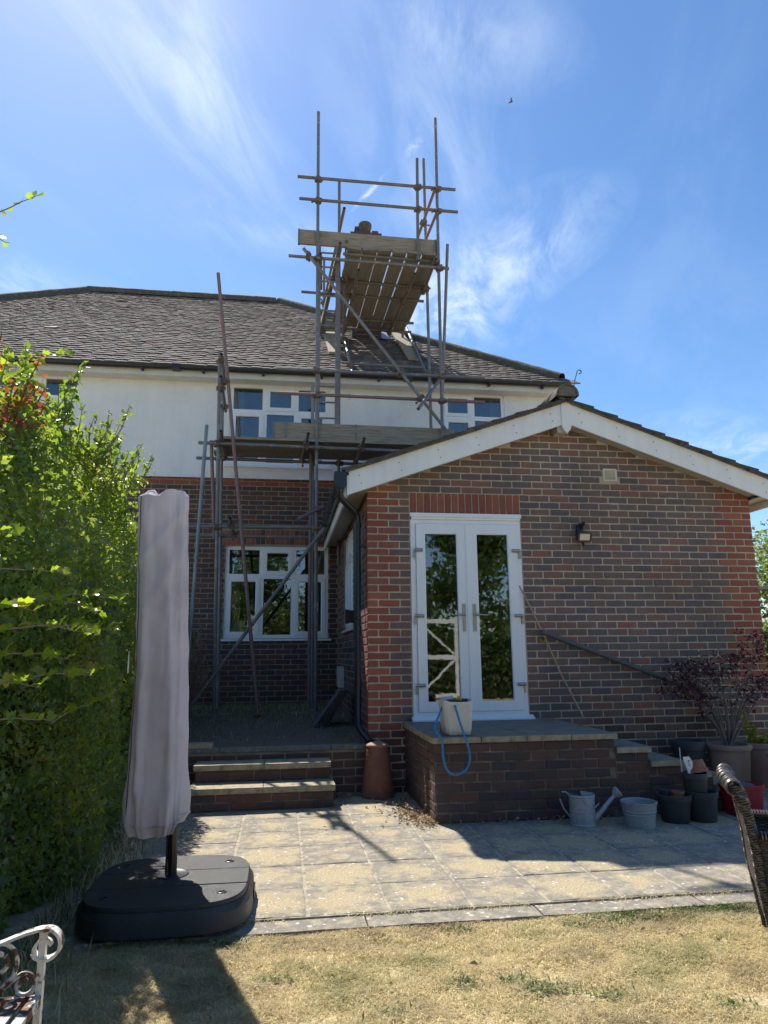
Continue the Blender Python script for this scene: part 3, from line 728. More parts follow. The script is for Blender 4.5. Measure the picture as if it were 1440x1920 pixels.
# ------------------------------------------------------------------ the house
YH = 3.80
EAVE_Y, EAVE_Z, TANP = 3.45, 5.715, 0.792
def roof_z(y): return EAVE_Z + TANP * (y - EAVE_Y)
def make_house():
    H = thing('house', 'two storey house with white rendered upper wall, dark brick below and a hipped tiled roof', 'house', (-3.2, 8.4, 0))
    gw = (-1.728, -0.160, 1.550, 2.955)        # ground floor window opening
    # brick wall with its opening, as a recessed mortar sheet the bricks stand proud of
    ym = YH + 0.0045
    m = MB()
    def wall(mb, x0, x1, z0, z1, holes, y0, y1):
        xs = sorted({x0, x1, *[h[0] for h in holes], *[h[1] for h in holes]}); zs = sorted({z0, z1, *[h[2] for h in holes], *[h[3] for h in holes]})
        for i in range(len(xs) - 1):
            for j in range(len(zs) - 1):
                cx, cz = (xs[i] + xs[i + 1]) / 2, (zs[j] + zs[j + 1]) / 2
                if any(h[0] < cx < h[1] and h[2] < cz < h[3] for h in holes): continue
                mb.bx(xs[i], xs[i + 1], y0, y1, zs[j], zs[j + 1])
    wall(m, -10.0, 3.60, -0.04, 4.04, [gw], ym, YH + 0.25)
    bw = build('brick_wall', m, MORTAR_OLD, H)
    arch = (-1.80, -0.09, 2.955, 3.215)
    br = courses(-4.6, -0.005, 0.40, 4.03, 0.2286, 0.0762, [gw, arch])
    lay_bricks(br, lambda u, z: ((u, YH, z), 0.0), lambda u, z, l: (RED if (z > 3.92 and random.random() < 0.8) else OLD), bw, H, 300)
    # soldier arch over the window: a slightly cambered double row of bricks on end
    me = brick_mesh(0.064, 0.108, RED[0], 9); me2 = brick_mesh(0.064, 0.108, OLD[0], 9)
    n = 23
    for r in range(2):
        for i in range(n):
            u = -1.765 + (1.64) * i / (n - 1); c = 1 - ((u + .945) / .85) ** 2
            z = 2.955 + 0.028 * c + 0.058 + r * 0.118
            piece('arch_brick', me if random.random() < .75 else me2, bw, (u, YH - random.uniform(0, .003), z), (0, (u + .945) * 0.06, 0))
    # rendered upper wall
    holes = [(-1.745, -0.165, 4.235, 5.585), (-5.62, -4.03, 4.70, 5.60), (1.72, 2.80, 4.50, 5.60)]
    m = MB(); wall(m, -10.02, 3.62, 4.04, 5.60, holes, YH - 0.022, YH + 0.25)
    build('rendered_wall', m, RENDER, H)
    m = MB(); m.prism([(-10.02, YH - 0.022, 4.04), (-10.02, YH - 0.045, 4.015), (-10.02, YH - 0.045, 4.03), (-10.02, YH - 0.0225, 4.075)], (13.64, 0, 0))
    build('drip_edge', m, RENDER, H)
    # gable side and rear walls
    m = MB(); m.bx(3.35, 3.60, YH + .252, 13.0, -0.04, 5.58); m.bx(-10.0, -9.75, YH + .252, 13.0, -0.04, 5.58); m.bx(-9.74, 3.34, 12.75, 13.0, -0.04, 5.58)
    build('side_wall', m, RENDER, H)
    window(H, *gw, YH + 0.03, (-1.18, -0.69), 2.49, (0, 2))
    window(H, -1.745, -0.165, 4.235, 5.585, YH - 0.005, (-1.195, -0.690), 5.13, (0, 2), mat=UPVC)
    window(H, -5.62, -4.03, 4.70, 5.60, YH - 0.005, (-5.05, -4.58), 5.24, (0, 2))
    window(H, 1.72, 2.80, 4.50, 5.60, YH - 0.005, (2.245,), 5.16, (0,), topsash=(0,))
    # eaves
    m = MB(); m.bx(-10.25, 3.88, 3.56, YH - .023, 5.585, 5.60); build('soffit', m, UPVC_OLD, H)
    m = MB(); m.bx(-10.25, 3.88, 3.535, 3.558, 5.575, 5.70); build('fascia', m, UPVC_OLD, H)
    m = MB(); n = 9
    prof = [(3.475 + .058 * math.cos(a), 5.715 + .062 * math.sin(a)) for a in np.linspace(math.pi, 2 * math.pi, n)]
    prof2 = [(3.475 + .053 * math.cos(a), 5.717 + .056 * math.sin(a)) for a in np.linspace(2 * math.pi, math.pi, n)]
    m.prism([(-10.2, a, b) for a, b in prof + prof2], (14.05, 0, 0))
    for x in np.arange(-9.5, 3.8, 0.92): m.bx(x - .02, x + .02, 3.42, 3.535, 5.630, 5.655); m.prism([(x - .015, 3.47, 5.655), (x + .015, 3.47, 5.655), (x, 3.47, 5.605)], (0, .03, 0))
    for x in (-2.55, 1.1): m.bx(x - .06, x + .06, 3.41, 3.536, 5.648, 5.735)
    build('gutter', m, BLACKP, H)
    # roof
    xa, xb, xr0, xr1, yr = -10.25, 3.93, -5.20, -1.02, 7.85
    zr = roof_z(yr); ze = EAVE_Z
    y2 = 2 * yr - EAVE_Y; t = 0.05
    m = MB()
    v = [(xa, EAVE_Y + .05, ze), (xb, EAVE_Y + .05, ze), (xb, y2, ze), (xa, y2, ze), (xr0, yr, zr - t), (xr1, yr, zr - t)]
    m.add(v, [(0, 1, 5, 4), (1, 2, 5), (2, 3, 4, 5), (3, 0, 4)])
    m.add([(p[0], p[1], p[2] - 0.02) for p in v[:4]], [(3, 2, 1, 0)])
    roof = build('roof', m, TILE_J, H)
    a = math.atan(TANP); ca, sa = math.cos(a), math.sin(a)
    G, W = 0.117, 0.170
    tl, tt = 0.27, 0.013
    tiles = []
    rows = int((yr - EAVE_Y) / ca / G)
    chim = (0.33, 0.99, 5.30, 5.95)
    for r in range(rows):
        s = r * G
        y = EAVE_Y - 0.0 + s * ca
        fr = (y - EAVE_Y) / (yr - EAVE_Y)
        lx, rx = xa + (xr0 - xa) * fr, xb + (xr1 - xb) * fr
        x = lx + (W / 2 if r % 2 else 0) + random.uniform(-.01, .01)
        while x < rx:
            if lx - .02 < x and x + W * .4 < rx + .05 and not (chim[0] < x < chim[1] and chim[2] < y + .1 < chim[3]):
                tiles.append((x + W / 2, y, r))
            x += W
    def tile_geom():
        w = W - 0.004; th = random.uniform(0.018, 0.026); q = lambda k: random.uniform(-k, k)
        lift = random.uniform(0.036, 0.046)
        v = []
        for sx in (-1, 1):                    # local y runs up the slope, z is the slope normal; the lower edge is raised
            dl = q(.004)
            v += [(sx * w / 2, q(.004), lift + dl), (sx * w / 2, tl, 0.004), (sx * w / 2, q(.004), lift + dl - th), (sx * w / 2, tl, 0.004 - th)]
        v += [(0, q(.005), lift + .005), (0, tl, 0.008)]
        return v, [(0, 8, 9, 1), (8, 4, 5, 9), (2, 8, 0), (2, 6, 8), (6, 4, 8), (0, 1, 3, 2), (4, 6, 7, 5), (1, 9, 3), (9, 5, 7), (9, 7, 3)]
    protos = []
    for k in range(7):
        v, f = tile_geom(); protos.append(mesh_from('roof_tile', v, f, TILE_O))
    def zt(x, y): return roof_z(y) - 0.015
    def key(t): return (Vector((t[0], t[1], zt(t[0], t[1]))) - CAM).length + (0 if -5.2 < t[0] < 3.9 else 50)
    tiles.sort(key=key)
    for x, y, r in tiles[:300]:
        piece('roof_tile', random.choice(protos), roof, (x, y, zt(x, y)), (a + random.uniform(-.008, .008), random.uniform(-.012, .012), random.uniform(-.007, .007)))
    m = MB(); Mx = Matrix.Rotation(a, 3, 'X')
    for x, y, r in tiles[300:]:
        v, f = tile_geom()
        M = Mx @ Matrix.Rotation(random.uniform(-.007, .007), 3, 'Z') @ Matrix.Rotation(random.uniform(-.012, .012), 3, 'Y')
        m.add([M @ Vector(p) + Vector((x, y, zt(x, y) + random.uniform(-.003, .004))) for p in v], f)
    build('roof_tile', m, TILE_J, roof, kind='stuff')
    piece('slipped_tile', mesh_from('slipped_tile', [(-.10, 0, .04), (.10, 0, .05), (.11, .2, .05), (-.09, .2, .04), (-.10, 0, .028), (.10, 0, .038), (.11, .2, .038), (-.09, .2, .028)],
          [(0, 1, 2, 3), (4, 7, 6, 5), (0, 4, 5, 1), (1, 5, 6, 2), (2, 6, 7, 3), (3, 7, 4, 0)], BOARD_PALE), roof, (SLIP[0], SLIP[1], zt(*SLIP) + .01), (a - .12, 0, .05), 'pale tile slipped out of its row')
    # ridge and hip tiles
    def ridge_run(p, q, r=0.150, L=0.45):
        p, q = Vector(p), Vector(q); d = (q - p); n = max(1, int(d.length / L)); d.normalize()
        side = d.cross(Vector((0, 0, 1))).normalized(); up = side.cross(d)
        for i in range(n):
            a0 = p + d * (i * L - .01); ll = L + .03
            b = MB(); k = 9
            for (t0, rr) in ((0, r), (ll * .5, r * .985), (ll, r * .96)):
                for j in range(k):
                    an = math.pi * (-0.12 + 1.24 * j / (k - 1)); rj = rr * random.uniform(.96, 1.04)
                    b.v.append(tuple(a0 + d * t0 + side * math.cos(an) * rj + up * (math.sin(an) * rj * .86 - .035)))
            for s in range(2):
                for j in range(k - 1):
                    b.f.append((s * k + j, s * k + j + 1, (s + 1) * k + j + 1, (s + 1) * k + j)); b.m.append(0)
            b.f.append(tuple(range(k))); b.m.append(0)
            build('ridge_tile', b, RIDGE, roof, smooth=True, sharp=50, at=a0)
    e = 0.02
    ridge_run((xr0, yr, zr + e), (xr1, yr, zr + e)); ridge_run((xr1, yr, zr + e), (xb - .05, EAVE_Y + .1, ze + .10)); ridge_run((xr0, yr, zr + e), (xa, EAVE_Y + .1, ze + .1))
    m = MB(); pts = [(3.93, 3.50, 5.66), (3.95, 3.47, 5.80), (3.985, 3.45, 5.92)]
    for i in range(15):
        an = math.pi - i / 14 * 1.65 * math.pi; rr = 0.045 * (1 - .45 * i / 14)
        pts.append((4.03 + rr * math.cos(an), 3.45, 5.93 + rr * math.sin(an)))
    m.ribbon(pts, .022, .010, (0, 1, 0)); build('hip_iron', m, BLACKP, H)
    # chimney stack
    cx0, cx1, cy0, cy1 = 0.372, 0.932, 5.36, 5.90
    m = MB(); m.bx(cx0 + .009, cx1 - .009, cy0 + .009, cy1 - .009, 6.6, 9.36)
    ch = build('chimney', m, MORTAR_OLD, H)
    br = []
    br = courses(cx0, cx1, 7.02, 9.36, 0.2286, 0.0762)
    lay_bricks(br, lambda u, z: ((u, cy0, z), 0.0), lambda u, z, l: OLD, ch, ch, 0)
    br = courses(cy0, cy1, 6.9, 9.36, 0.2286, 0.0762, start=.11)
    lay_bricks(br, lambda u, z: ((cx0, u, z), -math.pi / 2), lambda u, z, l: OLD, ch, ch, 0)
    lay_bricks(br, lambda u, z: ((cx1, u, z), math.pi / 2), lambda u, z, l: OLD, ch, ch, 0)
    top = MB()
    for (x0, x1, z0, z1) in [(.35, .955, 9.36, 9.43), (.335, .97, 9.435, 9.50)]:
        x = x0
        while x < x1 - .03:
            l = min(random.choice((.10, .215, .16)), x1 - x)
            for (ya, yb) in ((5.34, 5.55), (5.56, 5.90)): top.bx(x, x + l - .008, ya + random.uniform(-.008, .012), yb, z0, z1 - random.uniform(0, .006))
            x += l
    for (x0, x1, z0, z1) in [(.41, .53, 9.505, 9.575), (.42, .52, 9.58, 9.64), (.55, .74, 9.505, 9.56), (.76, .90, 9.505, 9.57), (.45, .85, 9.506, 9.53)]:
        top.prism([(x0, 5.37, z0), (x1, 5.36, z0), (x1 - .01, 5.38, z1), (x0 + .012, 5.38, z1)], (0, .4, 0))
    build('corbel_course', top, OLD[1], ch)
    m = MB(); m.lathe((.655, 5.62, 9.52), [(.115, 0), (.118, .16), (.122, .24), (.136, .25), (.138, .31), (.128, .335), (.105, .335), (.10, .1)], 20)
    build('chimney_pot', m, RIDGE, ch, smooth=True)
    m = MB()                                                       # lead flashing on the right of the stack
    for i, (x0, y0, y1) in enumerate(((.94, 5.30, 5.50), (.945, 5.46, 5.66), (.95, 5.62, 5.82))):
        m.add([(x0, y0, roof_z(y0) + .05), (x0 + .16, y0, roof_z(y0) + .045), (x0 + .16, y1, roof_z(y1) + .045), (x0, y1, roof_z(y1) + .05)], [(0, 1, 2, 3)])
    build('flashing', m, material('lead', [(0.30, 0.31, 0.33)], 0.5, 12, metal=.3), ch)
    # small dusty mark is left to the wall; bell wire and vent pipe at the eaves
    m = MB(); m.bx(0.16, 0.19, YH - .05, YH - .022, 5.40, 5.50); build('cable_clip', m, UPVC_OLD, H)
    return H
SLIP = (-4.95, 4.95)
make_house()

# ------------------------------------------------------------------ brick extension with the french doors
AX, AZ_ = 2.165, 3.735            # apex of the underside of the barge boards
SL, SR = 0.3565, 0.346            # slopes
def barge_z(x): return AZ_ - (AX - x) * SL if x < AX else AZ_ - (x - AX) * SR
def make_extension():
    X = thing('house_extension', 'single storey brick extension with white french doors and white barge boards', 'extension', (2.17, 1.9, 0))
    door = (0.450, 1.650, 0.655, 2.750)
    L = 4.35
    # gable wall
    m = MB(); y0, y1 = 0.004, 0.22
    m.bx(0.007, door[0], y0, y1, -.04, door[3]); m.bx(door[1], L - .007, y0, y1, -.04, door[3]); m.bx(door[0], door[1], y0, y1, -.04, door[2])
    poly = [(0.007, y0, door[3]), (L - .007, y0, door[3]), (L - .007, y0, 2.99), (AX, y0, barge_z(AX) + .12), (0.007, y0, 2.99)]
    m.prism(poly, (0, y1 - y0, 0))
    gw = build('gable_wall', m, MORTAR, X)
    def keep(p, q, z0, z1): return z1 < min(barge_z(p), barge_z(q)) + 0.12 and z0 < 4.0
    br = courses(0, 0.45, -0.031, 2.96, start=0.1125, keep=keep) + courses(1.65, L, -0.031, 2.96, keep=keep)
    br += courses(0.4501, 1.6499, -0.031, 0.64, start=.06) + courses(0, L, 2.969, 3.95, start=0.1125, holes=[(2.62, 2.79, 3.144, 3.290)], keep=keep)
    def pick(u, z, l):
        if u < 0.33 and z > 0.5: return RED
        if u > L - .34 and z > 1.0: return RED
        if z < .62: return OLD if random.random() < .6 else MIX
        return MIX
    lay_bricks(br, lambda u, z: ((u, 0.0, z), 0.0), pick, gw, gw, 300)
    me = brick_mesh(0.065, 0.215, RED[0], 3)
    for i in range(16):
        piece('soldier_brick', me, gw, (0.4875 + i * .075, -random.uniform(0, .002), 2.8565), (0, random.uniform(-.006, .006), 0))
    # left wall facing the terrace, with its window
    win = (1.47, 2.78, 1.63, 2.93)
    m = MB(); x0, x1 = 0.004, 0.20
    ys = [0.221, win[0], win[1], 3.79]
    m.bx(x0, x1, ys[0], ys[1], -.04, 3.0); m.bx(x0, x1, ys[2], ys[3], -.04, 3.0); m.bx(x0, x1, ys[1], ys[2], -.04, win[2]); m.bx(x0, x1, ys[1], ys[2], win[3], 3.0)
    sw = build('left_wall', m, MORTAR_OLD, X)
    br = courses(0.001, 3.79, -0.031, 3.0, 0.225, 0.075, [win], start=0.1125)
    lay_bricks(br, lambda u, z: ((0.0, u, z), -math.pi / 2), lambda u, z, l: (RED if u < .3 else (MIX if random.random() < .6 else OLD)), sw, sw, 0)
    window(X, *win, 0.03, (1.92, 2.35), 2.55, (0, 2), side=0.03)
    m = MB(); m.bx(L - .2, L - .007, .221, 3.79, -.04, 3.0)
    rw = build('right_wall', m, MORTAR, X)
    br = courses(0.001, 3.79, -0.031, 3.0, 0.225, 0.075, [], start=0.1125)
    lay_bricks(br, lambda u, z: ((L, u, z), math.pi / 2), lambda u, z, l: (RED if u < .3 else MIX), rw, rw, 0)
    # ---- french doors
    D = X
    m = MB(); yf = 0.004
    m.ring(.455, 1.645, .665, 2.680, .512, 1.600, .735, 2.632, yf, .075, .02)
    m.bx(.448, 1.652, -.030, .01, 2.706, 2.746); m.bx(.462, 1.640, -.018, .012, 2.681, 2.7055)
    fr = build('door_frame', m, UPVC, X)
    m = MB(); m.prism([(.435, -.075, .648), (.435, .05, .648), (.435, .05, .672), (.435, -.01, .690), (.435, -.06, .668), (.435, -.075, .664)], (1.245, 0, 0))
    build('door_sill', m, UPVC, X)
    for k, (a, b, ga, gb) in enumerate(((.512, 1.050, .607, .938), (1.056, 1.600, 1.160, 1.490))):
        m = MB(); m.ring(a, b, .735, 2.632, ga, gb, .830, 2.526, -.014, .05, .004)
        leaf = build('door_leaf', m, UPVC, X)
        m = MB(); m.bx(ga - .004, gb + .004, .006, .026, .826, 2.530)
        build('pane', m, DOORGLASS, leaf)
        m = MB(); s = 1 if k else -1; hx = 1.107 if k else 0.998
        m.bx(hx - .017, hx + .017, -.022, -.013, 1.52, 1.80); m.tube((hx, -.022, 1.685), (hx, -.062, 1.685), .011, 10); m.path([(hx, -.06, 1.685), (hx + s * .04, -.064, 1.688), (hx + s * .125, -.058, 1.684)], [.011, .0105, .009], 10)
        build('handle', m, STEEL, leaf, smooth=True)
        for hz in (2.355, 1.678, 0.99):
            m = MB(); hx = 1.578 if k else .534
            m.tube((hx - .042, -.030, hz), (hx + .042, -.030, hz), .017, 12); m.bx(hx - .036, hx + .036, -.028, -.012, hz - .017, hz + .017)
            e = hx + (.040 if k else -.040); m.bx(e - .012, e + .012, -.024, -.012, hz - .085, hz)
            build('hinge', m, STEEL, leaf, smooth=True)
    m = MB(); m.bx(1.036, 1.069, -.020, -.0145, .74, 2.628); build('meeting_strip', m, UPVC, X)
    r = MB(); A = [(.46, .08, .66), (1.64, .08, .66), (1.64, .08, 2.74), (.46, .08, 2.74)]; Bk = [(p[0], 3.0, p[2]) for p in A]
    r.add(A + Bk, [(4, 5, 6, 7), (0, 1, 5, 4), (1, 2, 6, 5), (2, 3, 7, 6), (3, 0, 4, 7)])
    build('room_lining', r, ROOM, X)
    # ---- vent
    m = MB(); m.ring(2.627, 2.783, 3.148, 3.288, 2.645, 2.765, 3.166, 3.270, -.006, .03, .004)
    for i in range(7): z = 3.172 + i * .0148; m.prism([(2.645, -.002, z), (2.645, .012, z + .009), (2.645, .014, z + .007), (2.645, 0, z - .002)], (.12, 0, 0))
    build('wall_vent', m, material('cream_vent_plastic', [(0.72, 0.67, 0.54)], .5, 8), X)
    m = MB(); m.bx(2.645, 2.765, .016, .02, 3.166, 3.27); build('vent_back', m, BLACKP, X)
    # ---- barge boards, soffits, eaves boxes
    yb0, yb1, hb = -.182, -.162, .236
    lx, rx = -.205, 4.545
    def board(x0, x1, dz0, dz1, ya, yb, n=1):
        b = MB(); b.prism([(x0, ya, barge_z(x0) + dz0), (x1, ya, barge_z(x1) + dz0), (x1, ya, barge_z(x1) + dz1), (x0, ya, barge_z(x0) + dz1)], (0, yb - ya, 0)); return b
    for (x0, x1) in ((lx, 2.110), (2.205, rx)):
        bb = board(x0, x1, 0, hb, yb0, yb1); o = build('barge_board', bb, BARGE, X)
        nl = MB()
        k = 6
        for i in range(k):
            f = .05 + .9 * i / (k - 1); x = x0 + (x1 - x0) * f
            for dz, dx in ((.075, .012), (.165, -.012)):
                nl.tube((x + dx, yb0 - .003, barge_z(x + dx) + dz), (x + dx, yb0 + .002, barge_z(x + dx) + dz), .0065, 8)
        build('nail', nl, STONE, o, kind='stuff')
    m = MB(); m.prism([(2.106, -.194, 3.955), (2.106, -.194, 3.70), (2.114, -.194, 3.672), (2.158, -.194, 3.618), (2.203, -.194, 3.672), (2.209, -.194, 3.70), (2.209, -.194, 3.955), (2.158, -.194, 3.985)], (0, .03, 0))
    build('barge_finial', m, BARGE, X)
    m = MB(); m.bx(2.062, 2.176, -.158, -.001, 3.632, 3.77); build('purlin_end', m, CREAM, X)
    for (x0, x1) in ((0.002, 2.060), (2.20, 4.348)):
        b = board(x0, x1, .022, .034, -.160, -.001); build('gable_soffit', b, CREAM, X)
    for s, (a, b) in ((-1, (-.205, -.002)), (1, (4.352, 4.545))):
        m = MB(); m.bx(a, b, -.160, 3.78, 2.962, 2.974); build('eaves_soffit', m, CREAM, X)
        xf = -.225 if s < 0 else 4.545
        m = MB(); m.bx(xf, xf + .02, -.180, 3.78, 2.885, 3.09); build('eaves_fascia', m, BARGE, X)
        gx = -.284 if s < 0 else 4.624
        g = MB(); n = 9
        pr = [(gx + .056 * math.cos(t), 3.065 + .058 * math.sin(t)) for t in np.linspace(math.pi, 2 * math.pi, n)] + [(gx + .051 * math.cos(t), 3.067 + .052 * math.sin(t)) for t in np.linspace(2 * math.pi, math.pi, n)]
        g.prism([(p, -.20, q) for p, q in pr], (0, 3.97, 0))
        for yy in (.55, 1.4, 2.25, 3.1): g.prism([(gx + .062 * math.cos(t), yy, 3.065 + .064 * math.sin(t)) for t in np.linspace(math.pi, 2 * math.pi, n)], (0, .05, 0))
        g.prism([(gx - .058, -.205, 3.07), (gx - .04, -.205, 3.02), (gx, -.205, 3.0), (gx + .04, -.205, 3.02), (gx + .058, -.205, 3.07)], (0, .008, 0))
        build('gutter', g, BLACKP, X)
    # downpipe with hopper, swan neck and shoe
    m = MB()
    m.prism([(-.355, -.215, 3.12), (-.225, -.215, 3.12), (-.228, -.215, 3.00), (-.262, -.215, 2.95), (-.318, -.215, 2.95), (-.352, -.215, 3.00)], (0, .12, 0))
    m.path([(-.29, -.15, 2.96), (-.29, -.13, 2.89), (-.262, -.10, 2.85), (-.115, .065, 2.755), (-.088, .10, 2.71), (-.088, .105, 2.64), (-.088, .105, .70), (-.080, .07, .60), (-.05, -.0, .545), (.01, -.10, .475)], .034, 14)
    for z in (2.62, 1.02): m.path([(-.088, .105, z - .03), (-.088, .105, z + .03)], .040, 14)
    for z in (2.40, 1.03): m.bx(-.125, -.002, .09, .12, z - .012, z + .012)
    build('downpipe', m, material('glossy_black_pipe', [(0.02, 0.022, 0.026)], 0.28, 8), X, smooth=True, sharp=50)
    m = MB(); m.bx(-.06, -.002, 2.72, 3.26, .86, 1.135); build('meter_cover', m, UPVC_OLD, X)
    m = MB(); m.bx(-.09, -.002, 1.02, 1.12, 1.66, 1.80); m.bx(-.13, -.092, 1.03, 1.11, 1.65, 1.81); build('hose_bracket', m, BLACKP, X)
    # ---- roof: interlocking tiles in eight or nine courses each side, ridge tiles
    m = MB(); zt = lambda x: barge_z(x) + hb
    m.add([(lx - .03, -.15, zt(lx - .03)), (AX, -.15, zt(AX)), (AX, 3.795, zt(AX)), (lx - .03, 3.795, zt(lx - .03)), (rx + .03, -.15, zt(rx + .03)), (rx + .03, 3.795, zt(rx + .03))], [(0, 1, 2, 3), (1, 4, 5, 2)])
    roof = build('roof', m, CTILE, X)
    def rtile(thk=0.026):
        q = lambda: random.uniform(-.004, .004); w, l = .298, .40
        v = []
        for (x, dz) in ((-w / 2, 0), (-w / 4, .016), (0, 0), (w / 4, .016), (w / 2, 0)):
            for y, z in ((q(), .048), (l, .012)):
                v += [(x, y, z + dz), (x, y, z + dz - thk)]
        f = []
        for i in range(4):
            a = i * 4
            f += [(a, a + 4, a + 6, a + 2), (a + 1, a + 3, a + 7, a + 5), (a, a + 1, a + 5, a + 4)]
        f += [(0, 2, 3, 1), (16, 17, 19, 18)]
        return v, f
    protos = [mesh_from('roof_tile', *rtile(), CTILE) for _ in range(4)]
    for s in (-1, 1):
        sl = SL if s < 0 else SR; ang = math.atan(sl)
        ex = lx - .055 if s < 0 else rx + .055
        n = 9; run = abs(AX - ex) - .02; step = run / n
        rest = MB()
        for r in range(n):
            x = ex - s * r * step
            z = zt(x) if True else 0
            z = barge_z(AX) + hb - abs(AX - x) * sl + .004
            for c in range(13):
                y = -.235 + .15 + c * .299
                if y + .15 > 3.80: break
                M = Matrix.Rotation(math.pi / 2 * (-1 if s < 0 else 1), 3, 'Z') @ Matrix.Rotation(ang, 3, 'X')
                w = Vector((x, y, z + random.uniform(-.003, .003)))
                if c == 0:
                    piece('roof_tile', random.choice(protos), roof, w, M.to_euler())
                else:
                    v, f = rtile(); rest.add([M @ Vector(p) + w for p in v], f)
        build('roof_tile', rest, CTILE, roof, kind='stuff')
        b = MB(); x0, x1 = (lx - .04, AX - .01) if s < 0 else (AX + .01, rx + .04); k = 26
        bot = [(x0 + (x1 - x0) * i / k, -.215 + random.uniform(-.004, .004), zt(x0 + (x1 - x0) * i / k) + .001) for i in range(k + 1)]
        top = [(p[0], p[1] + .006, p[2] + .046 + random.uniform(-.006, .004)) for p in bot]
        b.add(bot + top + [(p[0], -.1, p[2]) for p in bot], [(i, i + 1, k + 2 + i, k + 1 + i) for i in range(k)] + [(2 * k + 2 + i, 2 * k + 3 + i, i + 1, i) for i in range(k)])
        build('verge_bedding', b, VERGE, roof)
    y = -.245; i = 0
    while y < 3.7:
        b = MB(); k = 13; rr = .128; ll = .44
        for t0 in (0, ll):
            for rad in (rr, rr - .022):
                for j in range(k):
                    an = math.pi * (-.03 + 1.06 * j / (k - 1))
                    b.v.append((AX + .006 + rad * math.cos(an), y + t0, 4.045 + rad * math.sin(an)))
        for j in range(k - 1):
            b.f += [(j, j + 1, 2 * k + j + 1, 2 * k + j), (k + j + 1, k + j, 3 * k + j, 3 * k + j + 1), (j, k + j, k + j + 1, j + 1), (2 * k + j, 2 * k + j + 1, 3 * k + j + 1, 3 * k + j)]
            b.m += [0] * 4
        build('ridge_tile', b, RIDGE, roof, smooth=True, at=(AX, y, 4.04))
        if i == 0:
            e = MB(); e.prism([(AX + .006 + (rr - .024) * math.cos(t), y + .012, 4.045 + (rr - .024) * math.sin(t)) for t in np.linspace(-.1, math.pi + .1, 16)], (0, .05, 0)); build('ridge_bedding', e, VERGE, roof)
        y += .442; i += 1
    return X
make_extension()
# ------------------------------------------------------------------ low walls and steps
def make_terrace_wall():
    t = thing('retaining_wall', 'low brick retaining wall along the edge of the shaded terrace behind the garden steps', 'wall', (-1.3, -0.04, 0))
    m = MB(); m.bx(-3.6, -0.002, -.0355, .028, -.04, .405); b = build('wall_core', m, MORTAR_OLD, t)
    br = courses(-2.6, -0.004, 0.012, .41)
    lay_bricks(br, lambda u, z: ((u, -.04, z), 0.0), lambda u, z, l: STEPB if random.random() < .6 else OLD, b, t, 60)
    x = -3.6
    while x < -.02:
        l = min(random.choice((.45, .6, .38)), -.003 - x)
        m = MB(); k = 8
        m.prism([(x + .003 + (l - .006) * i / k, -.055 + random.uniform(-.008, .008), .409) for i in range(k + 1)] + [(x + l - .003, .05, .409), (x + .003, .05, .409)], (0, 0, .040 + random.uniform(-.004, .003)))
        build('coping_stone', m, STONE, t); x += l
make_terrace_wall()

def make_garden_steps():
    t = thing('garden_steps', 'pair of brick garden steps with sunlit stone treads leading up to the terrace', 'steps', (-.98, -.33, 0))
    for (x0, x1, y0, y1, z0, z1, slab) in [(-1.60, -.375, -.605, -.044, 0.0, .140, (.142, .190)), (-1.595, -.395, -.322, -.044, .192, .292, (.294, .340))]:
        m = MB(); m.bx(x0 + .0045, x1 - .0045, y0 + .0045, y1, z0 - .02, z1); c = build('step_core', m, MORTAR_DIRTY, t)
        H = .0715 if z0 == 0 else .098
        br = courses(x0, x1, z0 - .002, z1 + .01, .236, H, start=.1 if z0 == 0 else .05)
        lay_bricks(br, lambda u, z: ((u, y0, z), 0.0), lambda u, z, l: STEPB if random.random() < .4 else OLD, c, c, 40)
        br = courses(y0, y1, z0 - .002, z1 + .01, .236, H)
        lay_bricks(br, lambda u, z: ((x1, u, z), math.pi / 2), lambda u, z, l: STEPB, c, c, 40)
        lay_bricks(br, lambda u, z: ((x0, u, z), -math.pi / 2), lambda u, z, l: STEPB, c, c, 40)
        xm = -.985
        for (a, b) in ((x0 - .012, xm - .003), (xm + .003, x1 + .012)):
            m = MB(); k = 9; q = lambda: random.uniform(-.004, .004)
            fr = [(a + (b - a) * i / k, y0 - .022 + q(), 0) for i in range(k + 1)]
            m.prism([(p[0], p[1], slab[0]) for p in fr] + [(b, y1 - .002, slab[0]), (a, y1 - .002, slab[0])], (0, 0, slab[1] - slab[0]))
            build('tread', m, SLAB_EDGE, t)
make_garden_steps()

